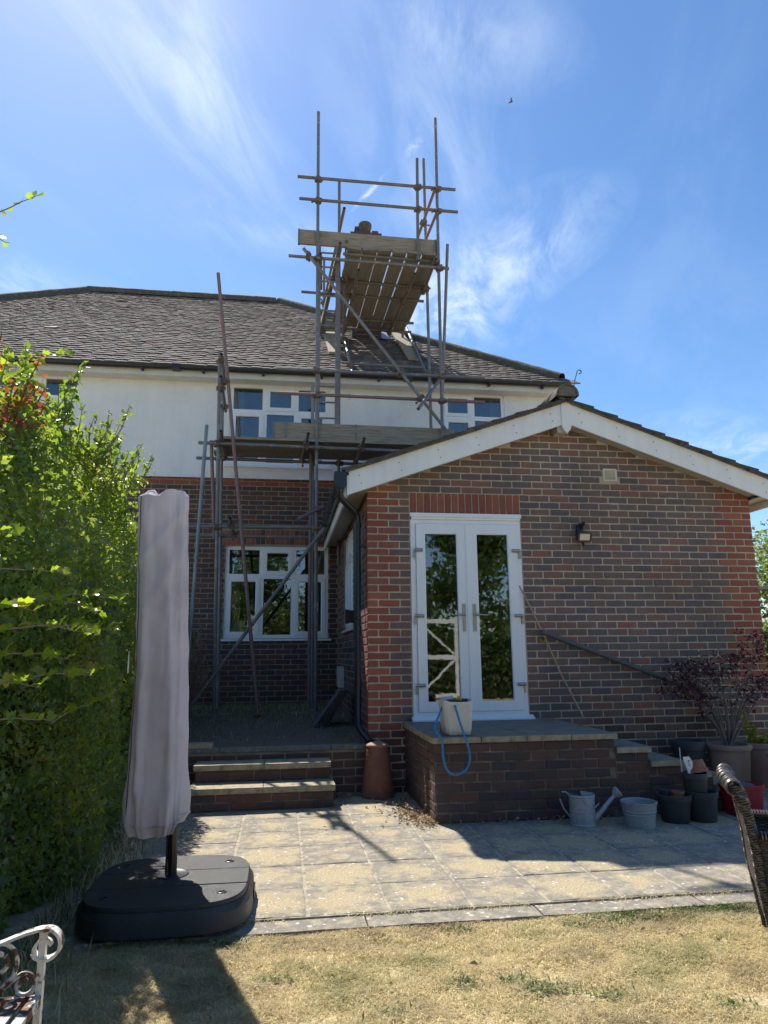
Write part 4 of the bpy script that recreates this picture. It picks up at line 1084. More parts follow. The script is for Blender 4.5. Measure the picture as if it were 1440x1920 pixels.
def make_platform():
    t = thing('entrance_steps', 'brick platform and side steps with paving slab tops below the french doors', 'steps', (1.6, -.7, 0))
    yf = -1.375
    segs = [(.365, 1.88, .600, .645), (1.88, 2.17, .487, .532), (2.17, 2.45, .374, .419), (2.45, 2.73, .275, .318), (2.73, 3.03, .165, .208)]
    for i, (x0, x1, z0, z1) in enumerate(segs):
        m = MB(); m.bx(x0 + (.0045 if i == 0 else 0.0005), x1 - .0045, yf + .0045, -.005, -.04, z0)
        c = build('core', m, MORTAR_DIRTY, t)
        start = .12
        br = courses(x0, x1, z0 - round(z0 / .075) * .075, z0 + .01, start=start if i == 0 else .07)
        lay_bricks(br, lambda u, z: ((u, yf, z), 0.0), lambda u, z, l: STEPB if random.random() < .55 else OLD, c, c, 70 if i == 0 else 20)
        if i == 0:
            br = courses(yf, -.005, .0, z0 + .01, start=.05)
            lay_bricks(br, lambda u, z: ((x0, u, z), -math.pi / 2), lambda u, z, l: STEPB, c, c, 60)
        br = courses(yf, -.005, max(0, z0 - .113), z0 + .01, start=.05)
        lay_bricks(br, lambda u, z: ((x1, u, z), math.pi / 2), lambda u, z, l: OLD, c, c, 20)
        nx = 4 if i == 0 else 1
        for a in range(nx):
            for b in range(3):
                xa, xb = x0 + (x1 - x0) * a / nx, x0 + (x1 - x0) * (a + 1) / nx
                ya, yb = yf + (0 - yf) * b / 3 - (.028 if b == 0 else 0), yf + (0 - yf) * (b + 1) / 3 - .008
                if a == 0: xa -= .026 if i == 0 else -.004
                if a == nx - 1: xb += .020
                m = MB(); q = lambda: random.uniform(-.004, .004); k = 6
                m.prism([(xa + .004 + (xb - xa - .008) * j / k, ya + q(), z0 + .002) for j in range(k + 1)] + [(xb - .004, yb, z0 + .002), (xa + .004, yb, z0 + .002)], (0, 0, z1 - z0 - .002 + random.uniform(-.002, .002)))
                m.m[1] = 1; build('step_slab', m, [SLAB_EDGE, SLABTOP], t)
    return t
SLABTOP = material('step_slab_top', [(0.28, (0.27, 0.235, 0.17)), (0.5, (0.20, 0.185, 0.15)), (0.7, (0.13, 0.125, 0.11))], 0.9, 9, bump=0.6, bscale=90, detail=9)
make_platform()

# ------------------------------------------------------------------ scaffold
TR = 0.0242
def make_scaffold():
    S = thing('scaffold', 'tall tube scaffold rising from the terrace to a boarded platform at the chimney', 'scaffold', (-.6, 2.6, .5))
    tubes = [
        ('standard', 'g', (-0.440, 2.5, 9.659), (-0.398, 2.5, 0.575)), ('standard', 'g', (1.436, 2.5, 9.755), (1.411, 2.5, 3.93)),
        ('raker', 'g', (1.591, 2.56, 7.564), (1.614, 3.30, 5.30)), ('standard', 'b', (1.122, 2.495, 8.982), (1.102, 2.495, 7.20)),
        ('standard', 'g', (1.400, 3.30, 9.633), (1.425, 3.30, 3.93)), ('standard', 'b', (-0.047, 3.30, 9.079), (-0.035, 3.30, 2.60)),
        ('guard_rail', 'b', (-0.748, 2.45, 8.447), (1.716, 2.45, 8.451)), ('guard_rail', 'b', (-0.718, 2.45, 8.076), (1.742, 2.45, 8.060)),
        ('ledger', 'g', (-0.861, 2.45, 7.109), (1.574, 2.45, 7.078)), ('brace', 'g', (-0.644, 2.39, 7.207), (1.431, 2.39, 4.485)),
        ('ledger', 'g', (-1.003, 2.45, 5.317), (2.069, 2.45, 5.326)), ('guard_rail', 'p', (-1.010, 2.45, 4.951), (2.054, 2.45, 4.940)),
        ('ledger', 'g', (0.010, 3.35, 5.845), (1.339, 3.35, 5.832)), ('brace', 'g', (0.991, 2.15, 4.684), (1.464, 2.56, 5.388)),
        ('standard', 'g', (-1.806, 2.5, 5.557), (-1.699, 2.5, 0.575)), ('standard', 'g', (-1.824, 3.25, 5.640), (-1.716, 3.25, 0.575)),
        ('raker', 'r', (-1.847, 2.25, 6.636), (-1.128, 2.25, 0.545)), ('raker', 'l', (-1.898, 2.1, 4.320), (-2.023, 2.1, 0.55)),
        ('standard', 'r', (-1.880, 2.57, 4.250), (-1.785, 2.57, 2.863)), ('ledger', 'g', (-2.038, 2.45, 4.179), (1.60, 2.45, 4.145)),
        ('ledger', 'b', (-2.166, 3.30, 4.198), (1.60, 3.30, 4.163)), ('ledger', 'g', (-2.276, 2.45, 3.003), (-0.338, 2.45, 3.022)),
        ('ledger', 'g', (-2.290, 3.30, 3.026), (-0.40, 3.30, 3.020)), ('brace', 'g', (-2.023, 2.37, 0.614), (-0.262, 2.37, 3.060)),
        ('standard', 'r', (-0.473, 3.10, 4.381), (-0.459, 3.10, 0.575)), ('standard', 'l', (-0.452, 3.25, 5.421), (-0.410, 3.25, 0.575)),
        ('brace', 'p', (-0.679, 2.2, 3.078), (-0.315, 2.5, 3.325)),
        # transoms below the chimney platform, and the beams that run back under its boards
        ('transom', 'b', (-0.638, 3.80, 7.282), (1.467, 3.87, 7.282)), ('transom', 'b', (-0.240, 3.345, 7.278), (1.457, 3.42, 7.278)),
        ('transom', 'b', (-0.163, 4.70, 7.282), (1.443, 4.70, 7.282)), ('transom', 'b', (-0.20, 5.06, 7.282), (1.464, 5.06, 7.282)),
        ('transom', 'b', (-0.040, 2.56, 7.270), (1.394, 2.60, 7.270)),
        ('beam', 'b', (0.235, 2.9, 7.222), (0.200, 5.1, 7.222)), ('beam', 'b', (1.134, 2.9, 7.222), (1.040, 5.1, 7.222)),
        ('guard_rail', 'p', (1.378, 2.40, 8.400), (1.330, 5.3, 8.400)), ('guard_rail', 'p', (1.408, 2.40, 8.020), (1.310, 5.3, 8.020)),
        ('guard_rail', 'b', (-0.042, 2.35, 7.901), (-0.183, 5.45, 7.901)), ('guard_rail', 'b', (-0.101, 2.36, 7.320), (-0.241, 5.45, 7.320)),
        ('raker', 'g', (0.010, 2.52, 7.462), (0.160, 4.9, 6.93)), ('standard', 'g', (-0.183, 5.3, 8.81), (-0.172, 5.3, 7.24)),
        ('standard', 'b', (1.345, 5.32, 8.75), (1.345, 5.32, 7.25)),
        ('raker', 'l', (0.191, 5.455, 7.44), (0.153, 3.16, 5.615)), ('raker', 'g', (1.525, 5.90, 7.79), (1.343, 3.15, 5.605)),
        # transoms of the lower lift, their ends sticking out towards the garden
        ('transom', 'b', (-0.549, 2.05, 4.234), (-0.605, 3.45, 4.234)), ('transom', 'g', (0.213, 2.05, 4.193), (0.222, 3.40, 4.193)),
        ('transom', 'g', (-1.705, 2.05, 4.228), (-1.758, 3.45, 4.228)), ('transom', 'g', (-1.734, 2.05, 4.999), (-1.777, 3.45, 4.999)),
        ('transom', 'b', (-1.548, 2.05, 3.058), (-1.582, 3.40, 3.058)), ('transom', 'g', (-1.76, 2.28, 5.42), (-1.80, 3.36, 5.42)),
        ('transom', 'g', (1.36, 2.40, 7.19), (1.37, 3.45, 7.19)), ('transom', 'g', (-.392, 2.42, 7.16), (-.33, 3.45, 7.16)),
    ]
    ends = []
    for nm, mt, p, q in tubes:
        m = MB(); m.pipe(p, q, TR, .0045, 12)
        build(nm, m, TUBES[mt], S, smooth=True, sharp=50)
        ends.append((Vector(p), Vector(q)))
    # couplers wherever two tubes pass close to each other
    from mathutils.geometry import intersect_line_line
    seen = []; protos = {}
    def coupler_mesh():
        b = MB()
        b.path([(0, 0, -.028), (0, 0, .028)], [.036, .036], 10); b.box((.036, 0, 0), (.03, .052, .036)); b.path([(-.028, -.028, 0), (.0, .046, 0)], [.034, .034], 8)
        b.tube((-.01, -.035, .012), (-.01, -.078, .012), .0085, 6); b.tube((-.01, -.065, .012), (-.01, -.082, .012), .014, 6); b.box((.03, .03, -.02), (.02, .05, .02))
        return mesh_from('coupler', [tuple(c * 1.22 for c in p) for p in b.v], b.f, COUPLER)
    cm = coupler_mesh()
    for i in range(len(ends)):
        for j in range(i + 1, len(ends)):
            a, b = ends[i]; c, d = ends[j]
            r = intersect_line_line(a, b, c, d)
            if not r: continue
            p, q = r
            def on(x, s, e):
                t = (x - s).dot(e - s) / (e - s).length_squared
                return -.01 <= t <= 1.01
            if (p - q).length < .095 and on(p, a, b) and on(q, c, d):
                w = (p + q) / 2
                if any((w - s).length < .07 for s in seen): continue
                seen.append(w)
                dr = (b - a).normalized()
                rot = dr.to_track_quat('Z', 'Y') @ Quaternion((0, 0, 1), random.uniform(0, 6.28))
                piece('coupler', cm, S, w, rot.to_euler())
    # boards of the chimney platform (run back from the front), of the lower lift (run along the wall)
    for i in range(6):
        f0, f1 = (i + .0) / 6, (i + 1) / 6
        xa0, xa1 = .008 + 1.393 * f0 + .010, .008 + 1.393 * f1 - .010
        sh = -.055
        ye = 5.0 + random.uniform(-.12, .10)
        if i in (2, 3): ye = 5.28
        m = MB(); m.prism([(xa0, 2.47 + random.uniform(-.03, .02), 7.308), (xa1, 2.47 + random.uniform(-.03, .02), 7.308), (xa1 + sh, ye, 7.308), (xa0 + sh, ye, 7.308)], (0, 0, .038))
        build('scaffold_board', m, BOARD_Y, S)
    for i in range(4):
        y0 = 2.485 + i * .232; xl = -1.86 + random.uniform(-.05, .08) + (.0 if i else 0)
        m = MB(); m.bx(xl, 1.58, y0, y0 + .222, 4.260, 4.298); build('scaffold_board', m, BOARD_Y if i else BOARD, S)
    def board(p, q, w, t=.038, mat=BOARD, up=(0, 0, 1), clip=()):
        m = MB(); m.bar(p, q, t, w, up); return build('toe_board', m, mat, S)
    board((-.724, 2.555, 7.497), (1.413, 2.555, 7.485), .238)
    board((-1.033, 2.555, 4.432), (1.60, 2.555, 4.420), .238)
    board((-.075, 2.60, 7.47), (-.21, 5.35, 7.47), .225, .036, BOARD)
    board((1.418, 2.62, 7.46), (1.36, 4.9, 7.46), .225, .036, BOARD)
    board((-.20, 5.36, 7.46), (.34, 5.34, 7.46), .22, .036, BOARD)
    m = MB()
    for x, y in ((-.71, 7.497), (1.395, 7.485), (-.85, 4.432), (-1.02, 4.432), (.15, 4.426)): m.bx(x - .016, x + .016, 2.531, 2.579, y - .125, y + .125)
    build('board_clip', m, GALV, S)
    for (x, y) in ((-1.705, 2.5), (-1.716, 3.25), (-.399, 2.5), (-.459, 3.1), (-.41, 3.25), (-1.128, 2.25)):
        m = MB(); m.bx(x - .075, x + .075, y - .075, y + .075, .568, .578); build('base_plate', m, COUPLER, S)
    m = MB(); m.bx(-.72, -.2, 2.38, 2.61, .535, .566); build('sole_board', m, BOARD_Y, S)
    m = MB(); m.bx(-1.95, -1.5, 2.38, 2.61, .535, .566); build('sole_board', m, BOARD_Y, S)
    m = MB(); m.box((1.42, 2.5, 3.90), (.3, .3, .04)); m.box((1.42, 3.3, 3.90), (.3, .3, .04)); build('sole_board', m, BOARD_Y, S)
    return S
make_scaffold()

def make_ladder():
    t = thing('ladder', 'grey metal ladder standing inside the scaffold between the two platforms', 'ladder', (-.25, 2.75, 4.3))
    p0, p1 = (-.402, 2.72, 4.30), (-.392, 2.90, 7.62); q0, q1 = (-.115, 2.72, 4.30), (-.092, 2.90, 7.62)
    for a, b in ((p0, p1), (q0, q1)):
        m = MB(); m.bar(a, b, .026, .065, (1, 0, 0)); build('stile', m, GALV, t)
    for i in range(13):
        f = (i + .6) / 13.2; a = Vector(p0).lerp(Vector(p1), f); b = Vector(q0).lerp(Vector(q1), f)
        m = MB(); m.tube(a, b, .014, 8); build('rung', m, GALV, t, smooth=True)
make_ladder()

def make_roof_planks():
    a = math.atan(TANP); up = Vector((0, -math.sin(a), math.cos(a)))
    for nm, lab, x0, y0, x1, y1, w in [('roof_plank', 'pale scaffold plank lying on the tiled roof left of the chimney behind the ladder', -.095, 5.95, -.03, 4.28, .225),
                                  ('roof_plank', 'pale scaffold plank lying on the tiled roof right of the chimney', 1.29, 5.95, 1.34, 4.14, .225)]:
        p, q = Vector((x0, y0, roof_z(y0))) + up * .055, Vector((x1, y1, roof_z(y1))) + up * .055
        m = MB(); d = (q - p).normalized(); s = d.cross(up).normalized()
        M = Matrix((s, d, up)).transposed()
        m.box((p + q) / 2, (w, (q - p).length, .036), M)
        tag(build(nm, m, BOARD_PALE), lab, 'plank', 'planks laid on the roof')
make_roof_planks()

# ------------------------------------------------------------------ parasol
def make_parasol():
    P = thing('parasol', 'folded garden parasol in a mauve grey fabric cover on a black weighted base', 'parasol', (-1.41, -2.87, 0))
    black = material('grained_black_plastic', [(0.3, (0.022, 0.025, 0.029)), (0.6, (0.032, 0.035, 0.039)), (0.75, (0.06, 0.06, 0.058))], 0.40, 14, bump=0.5, bscale=260, rvar=.12)
    c = Vector((-1.40, -2.93, 0)); n = 72
    def outline(ax, ay, e=3.6):
        o = []
        for i in range(n):
            t = 2 * math.pi * i / n; cs, sn = math.cos(t), math.sin(t)
            o.append((c.x + ax * math.copysign(abs(cs) ** (2 / e), cs), c.y + ay * math.copysign(abs(sn) ** (2 / e), sn)))
        return o
    def ringset(specs):
        m = MB()
        for ax, ay, z in specs: m.v += [(x, y, z) for x, y in outline(ax, ay)]
        for k in range(len(specs) - 1):
            for i in range(n): m.f.append((k * n + i, k * n + (i + 1) % n, (k + 1) * n + (i + 1) % n, (k + 1) * n + i)); m.m.append(0)
        m.f.append(tuple(range((len(specs) - 1) * n, len(specs) * n))); m.m.append(0)
        m.f.append(tuple(range(n))[::-1]); m.m.append(0)
        return m
    build('base_body', ringset([(.405, .435, .012), (.428, .458, .018), (.425, .455, .095), (.405, .437, .122), (.40, .43, .122)]), black, P, smooth=True, sharp=35)
    # four water tanks make the top: panels with a groove between them
    ol = outline(.403, .433); cuts = [(-9, -3.06), (-3.054, -2.795), (-2.789, 9)]
    for (a, b) in cuts:
        def clip(poly, yv, keep_above):
            out = []
            for i in range(len(poly)):
                p, q = poly[i], poly[(i + 1) % len(poly)]
                ip, iq = (p[1] >= yv) == keep_above, (q[1] >= yv) == keep_above
                if ip: out.append(p)
                if ip != iq:
                    f = (yv - p[1]) / (q[1] - p[1]); out.append((p[0] + (q[0] - p[0]) * f, yv))
            return out
        pl = clip(clip(ol, a, True), b, False)
        m = MB(); k = len(pl); cx = sum(p[0] for p in pl) / k; cy = sum(p[1] for p in pl) / k
        m.v = [(p[0], p[1], .1225) for p in pl] + [(p[0], p[1], .137) for p in pl] + [(cx + (p[0] - cx) * .985, cy + (p[1] - cy) * .965, .144) for p in pl]
        for r in (0, 1):
            for i in range(k): m.f.append((r * k + i, r * k + (i + 1) % k, (r + 1) * k + (i + 1) % k, (r + 1) * k + i)); m.m.append(0)
        m.f.append(tuple(range(2 * k, 3 * k))); m.m.append(0)
        build('tank_panel', m, black, P, smooth=True, sharp=30)
    m = MB(); m.lathe((-1.41, -2.86, .1445), [(.0, .0005), (.075, .0005), (.085, .004), (.088, .0)], 28); build('socket', m, BLACKP, P, smooth=True)
    m = MB(); m.bx(-.992, -.966, -2.96, -2.82, .03, .075); build('hand_hole', m, BLACKP, P)
    for (x, y) in ((-1.12, -2.66), (-1.68, -2.66), (-1.12, -3.20), (-1.68, -3.20)):
        m = MB(); m.lathe((x, y, .1445), [(0, .004), (.020, .004), (.024, .002), (.026, .0)], 18); m.bx(x - .014, x + .014, y - .003, y + .003, .147, .152); build('filler_cap', m, BLACKP, P)
    pole = material('bronze_pole', [(0.3, (0.075, 0.07, 0.065)), (0.7, (0.055, 0.052, 0.05))], 0.35, 4, metal=.6)
    m = MB(); k = 24
    m.path([(-1.41, -2.86, .144), (-1.415, -2.86, .44), (-1.50, -2.865, .9), (-1.55, -2.865, 2.0)], .0245, 8); build('pole', m, pole, P)
    m = MB(); m.bx(-1.447, -1.436, -2.875, -2.845, .15, .6); build('pole_channel', m, BLACKP, P)
    m = MB(); m.tube((-1.475, -2.87, .46), (-1.44, -2.87, .46), .018, 10); m.bx(-1.49, -1.47, -2.885, -2.855, .43, .49); build('crank', m, BLACKP, P, smooth=True)
    # fabric cover: a tall flattened sleeve with soft folds, gathered hem and a crumpled top
    fab = material('mauve_grey_fabric', [(0.3, (0.72, 0.69, 0.74)), (0.55, (0.66, 0.63, 0.68)), (0.75, (0.56, 0.52, 0.545))], 0.85, 4, bump=0.15, bscale=500, streak=.08, trans=(0.36, (1.0, 1.0, 1.0)))
    def edge(z, pts):
        zs = [p[0] for p in pts]; return float(np.interp(z, zs, [p[1] for p in pts]))
    left = [(.33, -1.662), (.6, -1.672), (1.27, -1.667), (1.8, -1.683), (2.21, -1.700)]
    right = [(.33, -1.366), (.6, -1.366), (1.27, -1.390), (1.7, -1.405), (2.24, -1.414)]
    from mathutils import noise as mnoise
    nz, na = 130, 128; V = []
    for k in range(nz):
        f = k / (nz - 1); z = .362 + (2.215 - .362) * f
        l, r = edge(z, left), edge(z, right); cx, hw = (l + r) / 2, (r - l) / 2; hd = .095 + .02 * (1 - f)
        for j in range(na):
            a = 2 * math.pi * j / na; cs, sn = math.cos(a), math.sin(a)
            x = math.copysign(abs(cs) ** .62, cs); y = math.copysign(abs(sn) ** .62, sn)
            fold = .008 * math.sin(3 * a + 1.6 * f) * (1 - .3 * f) + .006 * math.sin(5 * a - 3.1 * f + 1) + (.0045 * math.sin(9 * a + 2 * f) + .003 * math.sin(15 * a - 2 * f)) * (1.15 - f)
            fold += .020 * math.exp(-((math.atan2(math.sin(a + 1.15 + .25 * f), math.cos(a + 1.15 + .25 * f))) / .16) ** 2) * math.exp(-((f - .42) / .34) ** 2)
            diag = (x * .9 + (1 - f) * 6.5 - 1.9)
            fold += .014 * math.exp(-(diag / .28) ** 2) * max(0, -sn) * min(1, max(0, (f - .55) / .2))
            diag2 = (x * .9 + (1 - f) * 9 - 1.2)
            fold += .010 * math.exp(-(diag2 / .22) ** 2) * max(0, -sn) * min(1, max(0, (f - .6) / .2))
            fold += .003 * math.sin(2.2 * x + 31 * f) * math.sin(17 * f + 4 * a)
            hem = max(0, 1 - f / .13)
            fold += hem * (.014 * math.sin(13 * a) + .010 * math.sin(8 * a + 2) + .006 * math.sin(29 * a)) - .030 * max(0, 1 - f / .03)
            bl = .013 * math.exp(-((f - .09) / .045) ** 2) * (.6 + .6 * math.sin(4 * a + .8))
            fold += bl
            fold += .0055 * (mnoise.noise(Vector((x * 2.2 + 5, sn * 2, z * 2.3 + x * 2.0))) + .55 * mnoise.noise(Vector((x * 6, sn * 5 + 3, z * 5.5 - x * 4))) + .25 * mnoise.noise(Vector((x * 14, sn * 9, z * 13))))
            zz = z + (.035 * (x > 0) * hem * x if hem else 0) + hem * .022 * math.sin(2 * a + .4) - .022 * hem * max(0, -x)
            V.append((cx + x * hw + cs * fold, -2.865 + y * hd + sn * fold, zz))
    topz = 2.215
    # the crumpled top: two sagging rings and a lifted corner on the left
    for s in (.985, .93, .80, .62, .42, .2, .05):
        l, r = edge(topz, left), edge(topz, right); cx, hw = (l + r) / 2, (r - l) / 2; hd = .095
        for j in range(na):
            a = 2 * math.pi * j / na; cs, sn = math.cos(a), math.sin(a)
            x = s * math.copysign(abs(cs) ** .62, cs); y = s * math.copysign(abs(sn) ** .62, sn)
            u = x
            z = topz + .004 + .036 * math.exp(-((u - .42) / .62) ** 4) + .062 * math.exp(-((u + .52) / .26) ** 2 - ((y - .1) / .7) ** 2) * (1 if u < -.5 else 1) - .020 * math.exp(-((u + .12) / .15) ** 2) + .004 * math.sin(9 * a + 1)
            V.append((cx + x * hw * 1.0, -2.865 + y * hd, z))
    F = []
    nr = nz + 7
    for k in range(nr - 1):
        for j in range(na): F.append((k * na + j, k * na + (j + 1) % na, (k + 1) * na + (j + 1) % na, (k + 1) * na + j))
    F.append(tuple(range((nr - 1) * na, nr * na)))
    m = MB(); m.v = V; m.f = F; m.m = [0] * len(F)
    cov = build('cover', m, fab, P, smooth=True, sharp=70)
    js = int(na * (math.pi + .72) / (2 * math.pi))
    m = MB(); m.path([(V[k * na + js][0], V[k * na + js][1] - .0015, V[k * na + js][2]) for k in range(3, nz, 2)], .0042, 6)
    build('zip_seam', m, material('zip_tape', [(0.16, 0.15, 0.165)], .8, 20), cov, smooth=True)
    hem = [V[4 * na + j] for j in range(na)]
    m = MB(); m.path([(p[0], p[1], p[2]) for p in hem], .0045, 6, closed=True); build('hem_cord', m, fab, cov, smooth=True)
    m = MB(); m.path([(-1.687, -2.95, z) for z in (1.33, 1.27, 1.21)], [.002, .005, .004], 6); build('zip_pull', m, UPVC, cov)
make_parasol()

# ------------------------------------------------------------------ things by the door
def make_door_things():
    t = thing('rhubarb_forcer', 'lidded terracotta rhubarb forcer standing below the downpipe', 'terracotta pot', (.062, -.23, 0))
    terra = material('terracotta_brown', [(0.3, (0.27, 0.115, 0.07)), (0.6, (0.21, 0.09, 0.058)), (0.78, (0.16, 0.08, 0.06))], 0.8, 9, bump=0.4, bscale=70)
    pr = [(.0, .004), (.150, .004), (.153, .02)]
    for i in range(34):
        f = i / 33; pr.append((.152 - .050 * f ** 1.15 + .0022 * math.sin(i * 2.1), .02 + .425 * f))
    pr += [(.099, .452), (.09, .452)]
    m = MB(); m.lathe((.062, -.23, 0), pr, 40); build('pot_body', m, terra, t, smooth=True, sharp=50)
    m = MB(); m.lathe((.062, -.23, .4525), [(.107, 0), (.108, .012), (.095, .022), (.06, .036), (.022, .045), (.013, .050), (.014, .056), (.022, .062), (.022, .070), (.012, .077), (0, .078)], 32)
    build('pot_lid', m, material('terracotta_lid', [(0.3, (0.40, 0.20, 0.13)), (0.7, (0.33, 0.16, 0.105))], .75, 12), t, smooth=True, sharp=60)
    # cut-down plastic drum used as a tool bucket, with its blue rope
    b = thing('tool_bucket', 'cut down white plastic drum with blue rope handle on the brick platform', 'bucket', (.585, -1.215, .648))
    plast = material('dirty_white_plastic', [(0.3, (0.76, 0.75, 0.69)), (0.6, (0.70, 0.68, 0.61)), (0.78, (0.50, 0.46, 0.38))], 0.5, 7, bump=0.1, bscale=60, trans=(0.15, (1, 1, .95)))
    V = []; n = 40; specs = [(.094, .648), (.104, .656), (.112, .69), (.121, .80), (.126, .895), (.127, .922)]
    m = MB()
    for inner in (0, 1):
        for k, (h, z) in enumerate(specs if not inner else specs[::-1]):
            for j in range(n):
                a = 2 * math.pi * j / n; cs, sn = math.cos(a), math.sin(a)
                g = h - (.004 if inner else 0) - (.0035 if abs(math.sin(a * 8)) > .93 and .1 < abs(cs) < .97 and not inner else 0)
                zz = z + (.006 * math.sin(a * 2 + 1) + .004 * math.sin(5 * a) if z > .91 else 0) + (.004 if inner and z < .66 else 0)
                m.v.append((.585 + g * math.copysign(abs(cs) ** .30, cs), -1.215 + g * .92 * math.copysign(abs(sn) ** .30, sn), zz))
    for k in range(11):
        for j in range(n): m.f.append((k * n + j, k * n + (j + 1) % n, (k + 1) * n + (j + 1) % n, (k + 1) * n + j)); m.m.append(0)
    m.f.append(tuple(range(n))[::-1]); m.m.append(0); m.f.append(tuple(range(11 * n, 12 * n))); m.m.append(0)
    build('drum', m, plast, b, smooth=True, sharp=45)
    rope_m = material('blue_rope', [(0.3, (0.05, 0.26, 0.52)), (0.7, (0.035, 0.19, 0.40))], .7, 60)
    ctrl = [(.560, -1.325, .875), (.553, -1.345, .875), (.570, -1.43, .75), (.600, -1.45, .65), (.629, -1.45, .545), (.627, -1.45, .46), (.585, -1.45, .398), (.505, -1.45, .372), (.446, -1.45, .413), (.419, -1.45, .505), (.414, -1.45, .605), (.390, -1.45, .668), (.366, -1.43, .705), (.372, -1.38, .742), (.42, -1.31, .80), (.463, -1.26, .87), (.475, -1.24, .875)]
    pts = []
    for i in range(len(ctrl) - 1):
        p0, p1, p2, p3 = [Vector(ctrl[max(0, min(len(ctrl) - 1, i + d))]) for d in (-1, 0, 1, 2)]
        for s in range(8):
            u = s / 8
            pts.append(.5 * ((2 * p1) + (-p0 + p2) * u + (2 * p0 - 5 * p1 + 4 * p2 - p3) * u * u + (-p0 + 3 * p1 - 3 * p2 + p3) * u ** 3))
    m = MB(); k = len(pts)
    for st in range(3):
        sp = []
        for i, p in enumerate(pts):
            d = (pts[min(i + 1, k - 1)] - pts[max(0, i - 1)]).normalized(); s = d.cross(Vector((0.2, 1, .1))).normalized(); u = d.cross(s)
            an = i * .95 + st * 2.094
            sp.append(p + (s * math.cos(an) + u * math.sin(an)) * .0046)
        m.path(sp, .0055, 6)
    build('rope_handle', m, rope_m, b, smooth=True)
    def small(nm, lab, cat, mb, mat, **k): return tag(build(nm, mb, mat, smooth=True, sharp=40, **k), lab, cat)
    m = MB(); m.bar((.60, -1.22, .70), (.612, -1.25, .953), .034, .010, (0, 1, 0)); small('trowel_handle', 'yellow tool handle standing up in the plastic drum', 'tool', m, material('yellow_plastic', [(.55, .40, .05)], .5))
    m = MB(); m.lathe((.565, -1.235, .80), [(0, 0), (.06, 0), (.075, .06), (.072, .118), (.055, .128), (0, .13)], 20, 1.0, .7); small('black_cup', 'round black tub top showing over the rim of the plastic drum', 'tub', m, BLACKP)
    m = MB(); m.box((.648, -1.235, .84), (.035, .05, .19), Matrix.Rotation(.15, 3, 'Y')); small('black_tool', 'dark tool end at the right inside the plastic drum', 'tool', m, BLACKP)
    m = MB(); m.add([(.478, -1.15, .86), (.60, -1.13, .87), (.585, -1.13, .952), (.478, -1.14, .945), (.478, -1.145, .86), (.60, -1.125, .87), (.585, -1.125, .952), (.478, -1.135, .945)], [(0, 1, 2, 3), (7, 6, 5, 4), (0, 4, 5, 1), (1, 5, 6, 2), (2, 6, 7, 3), (3, 7, 4, 0)])
    small('rag', 'pale rag hanging over the back rim of the plastic drum', 'rag', m, UPVC_OLD)
    m = MB(); m.lathe((.515, -1.06, .648), [(0, 0), (.026, 0), (.028, .02), (.028, .18), (.024, .21), (.018, .24), (0, .242)], 16); small('red_bottle', 'red bottle standing just behind the left side of the plastic drum', 'bottle', m, material('red_plastic', [(0.45, 0.03, 0.035)], .45))
    # cane
    m = MB(); pts = [(1.600, -.012, 1.990), (1.70, -.03, 1.77), (1.80, -.05, 1.535), (1.98, -.08, 1.07), (2.17, -.13, .648)]; m.path(pts, [.007, .0075, .008, .0085, .009], 8)
    tag(build('bamboo_cane', m, material('bamboo', [(0.3, (0.50, 0.38, 0.23)), (0.7, (0.38, 0.28, 0.16))], .6, 14), smooth=True), 'thin bamboo cane leaning against the brick wall right of the doors', 'cane')
    # handrail
    h = thing('handrail', 'dark wooden handrail sloping down the brick wall beside the steps', 'handrail', (2.7, -.06, 1.2))
    wood = material('dark_weathered_wood', [(0.3, (0.14, 0.13, 0.125)), (0.7, (0.085, 0.08, 0.078))], .7, 8, stretch=(3, 8, 20))
    m = MB(); m.path([(1.785, -.075, 1.515), (1.80, -.075, 1.512), (3.66, -.075, .818), (3.67, -.075, .814)], [.012, .026, .026, .012], 14); build('rail', m, wood, h, smooth=True)
    brass = material('old_brass', [(0.42, 0.30, 0.10)], .35, 20, metal=.9)
    for x in (1.825, 3.37):
        z = 1.515 + (x - 1.785) * (.818 - 1.515) / 1.875
        m = MB(); m.lathe((0, 0, 0), [(0, 0), (.026, 0), (.026, .006), (.010, .012), (.009, .02)], 14)
        m.v = [(x + p[0], -.002 - p[2], z - .075 + p[1]) for p in m.v]; m.path([(x, -.02, z - .075), (x, -.065, z - .068), (x, -.078, z - .045), (x, -.075, z - .022)], .008, 8); build('bracket', m, brass, h, smooth=True)
    # security lamp
    s = thing('security_light', 'small black security floodlight with a square white face on the brick wall', 'lamp', (2.315, -.01, 2.52))
    m = MB(); m.lathe((2.30, -.0, 2.60), [(0, -.035), (.034, -.035), (.036, .0), (.02, .03), (0, .032)], 12); m.tube((2.31, -.02, 2.60), (2.325, -.09, 2.66), .018, 8); m.tube((2.28, -.05, 2.62), (2.285, -.08, 2.655), .012, 8)
    m.bx(2.27, 2.34, -.03, -.001, 2.55, 2.64); build('sensor', m, BLACKP, s, smooth=True)
    M = Matrix.Rotation(.35, 3, 'X')
    m = MB(); pl = []
    for (cx, cz) in ((.055, .03), (-.055, .03), (-.055, -.03), (.055, -.03)):
        a0 = math.atan2(cz, cx); q0 = {(1, 1): 0, (-1, 1): 90, (-1, -1): 180, (1, -1): 270}[(1 if cx > 0 else -1, 1 if cz > 0 else -1)]
        for k in range(5): pl.append((cx + .022 * math.cos(R(q0 + k * 22.5)), 0, cz + .022 * math.sin(R(q0 + k * 22.5))))
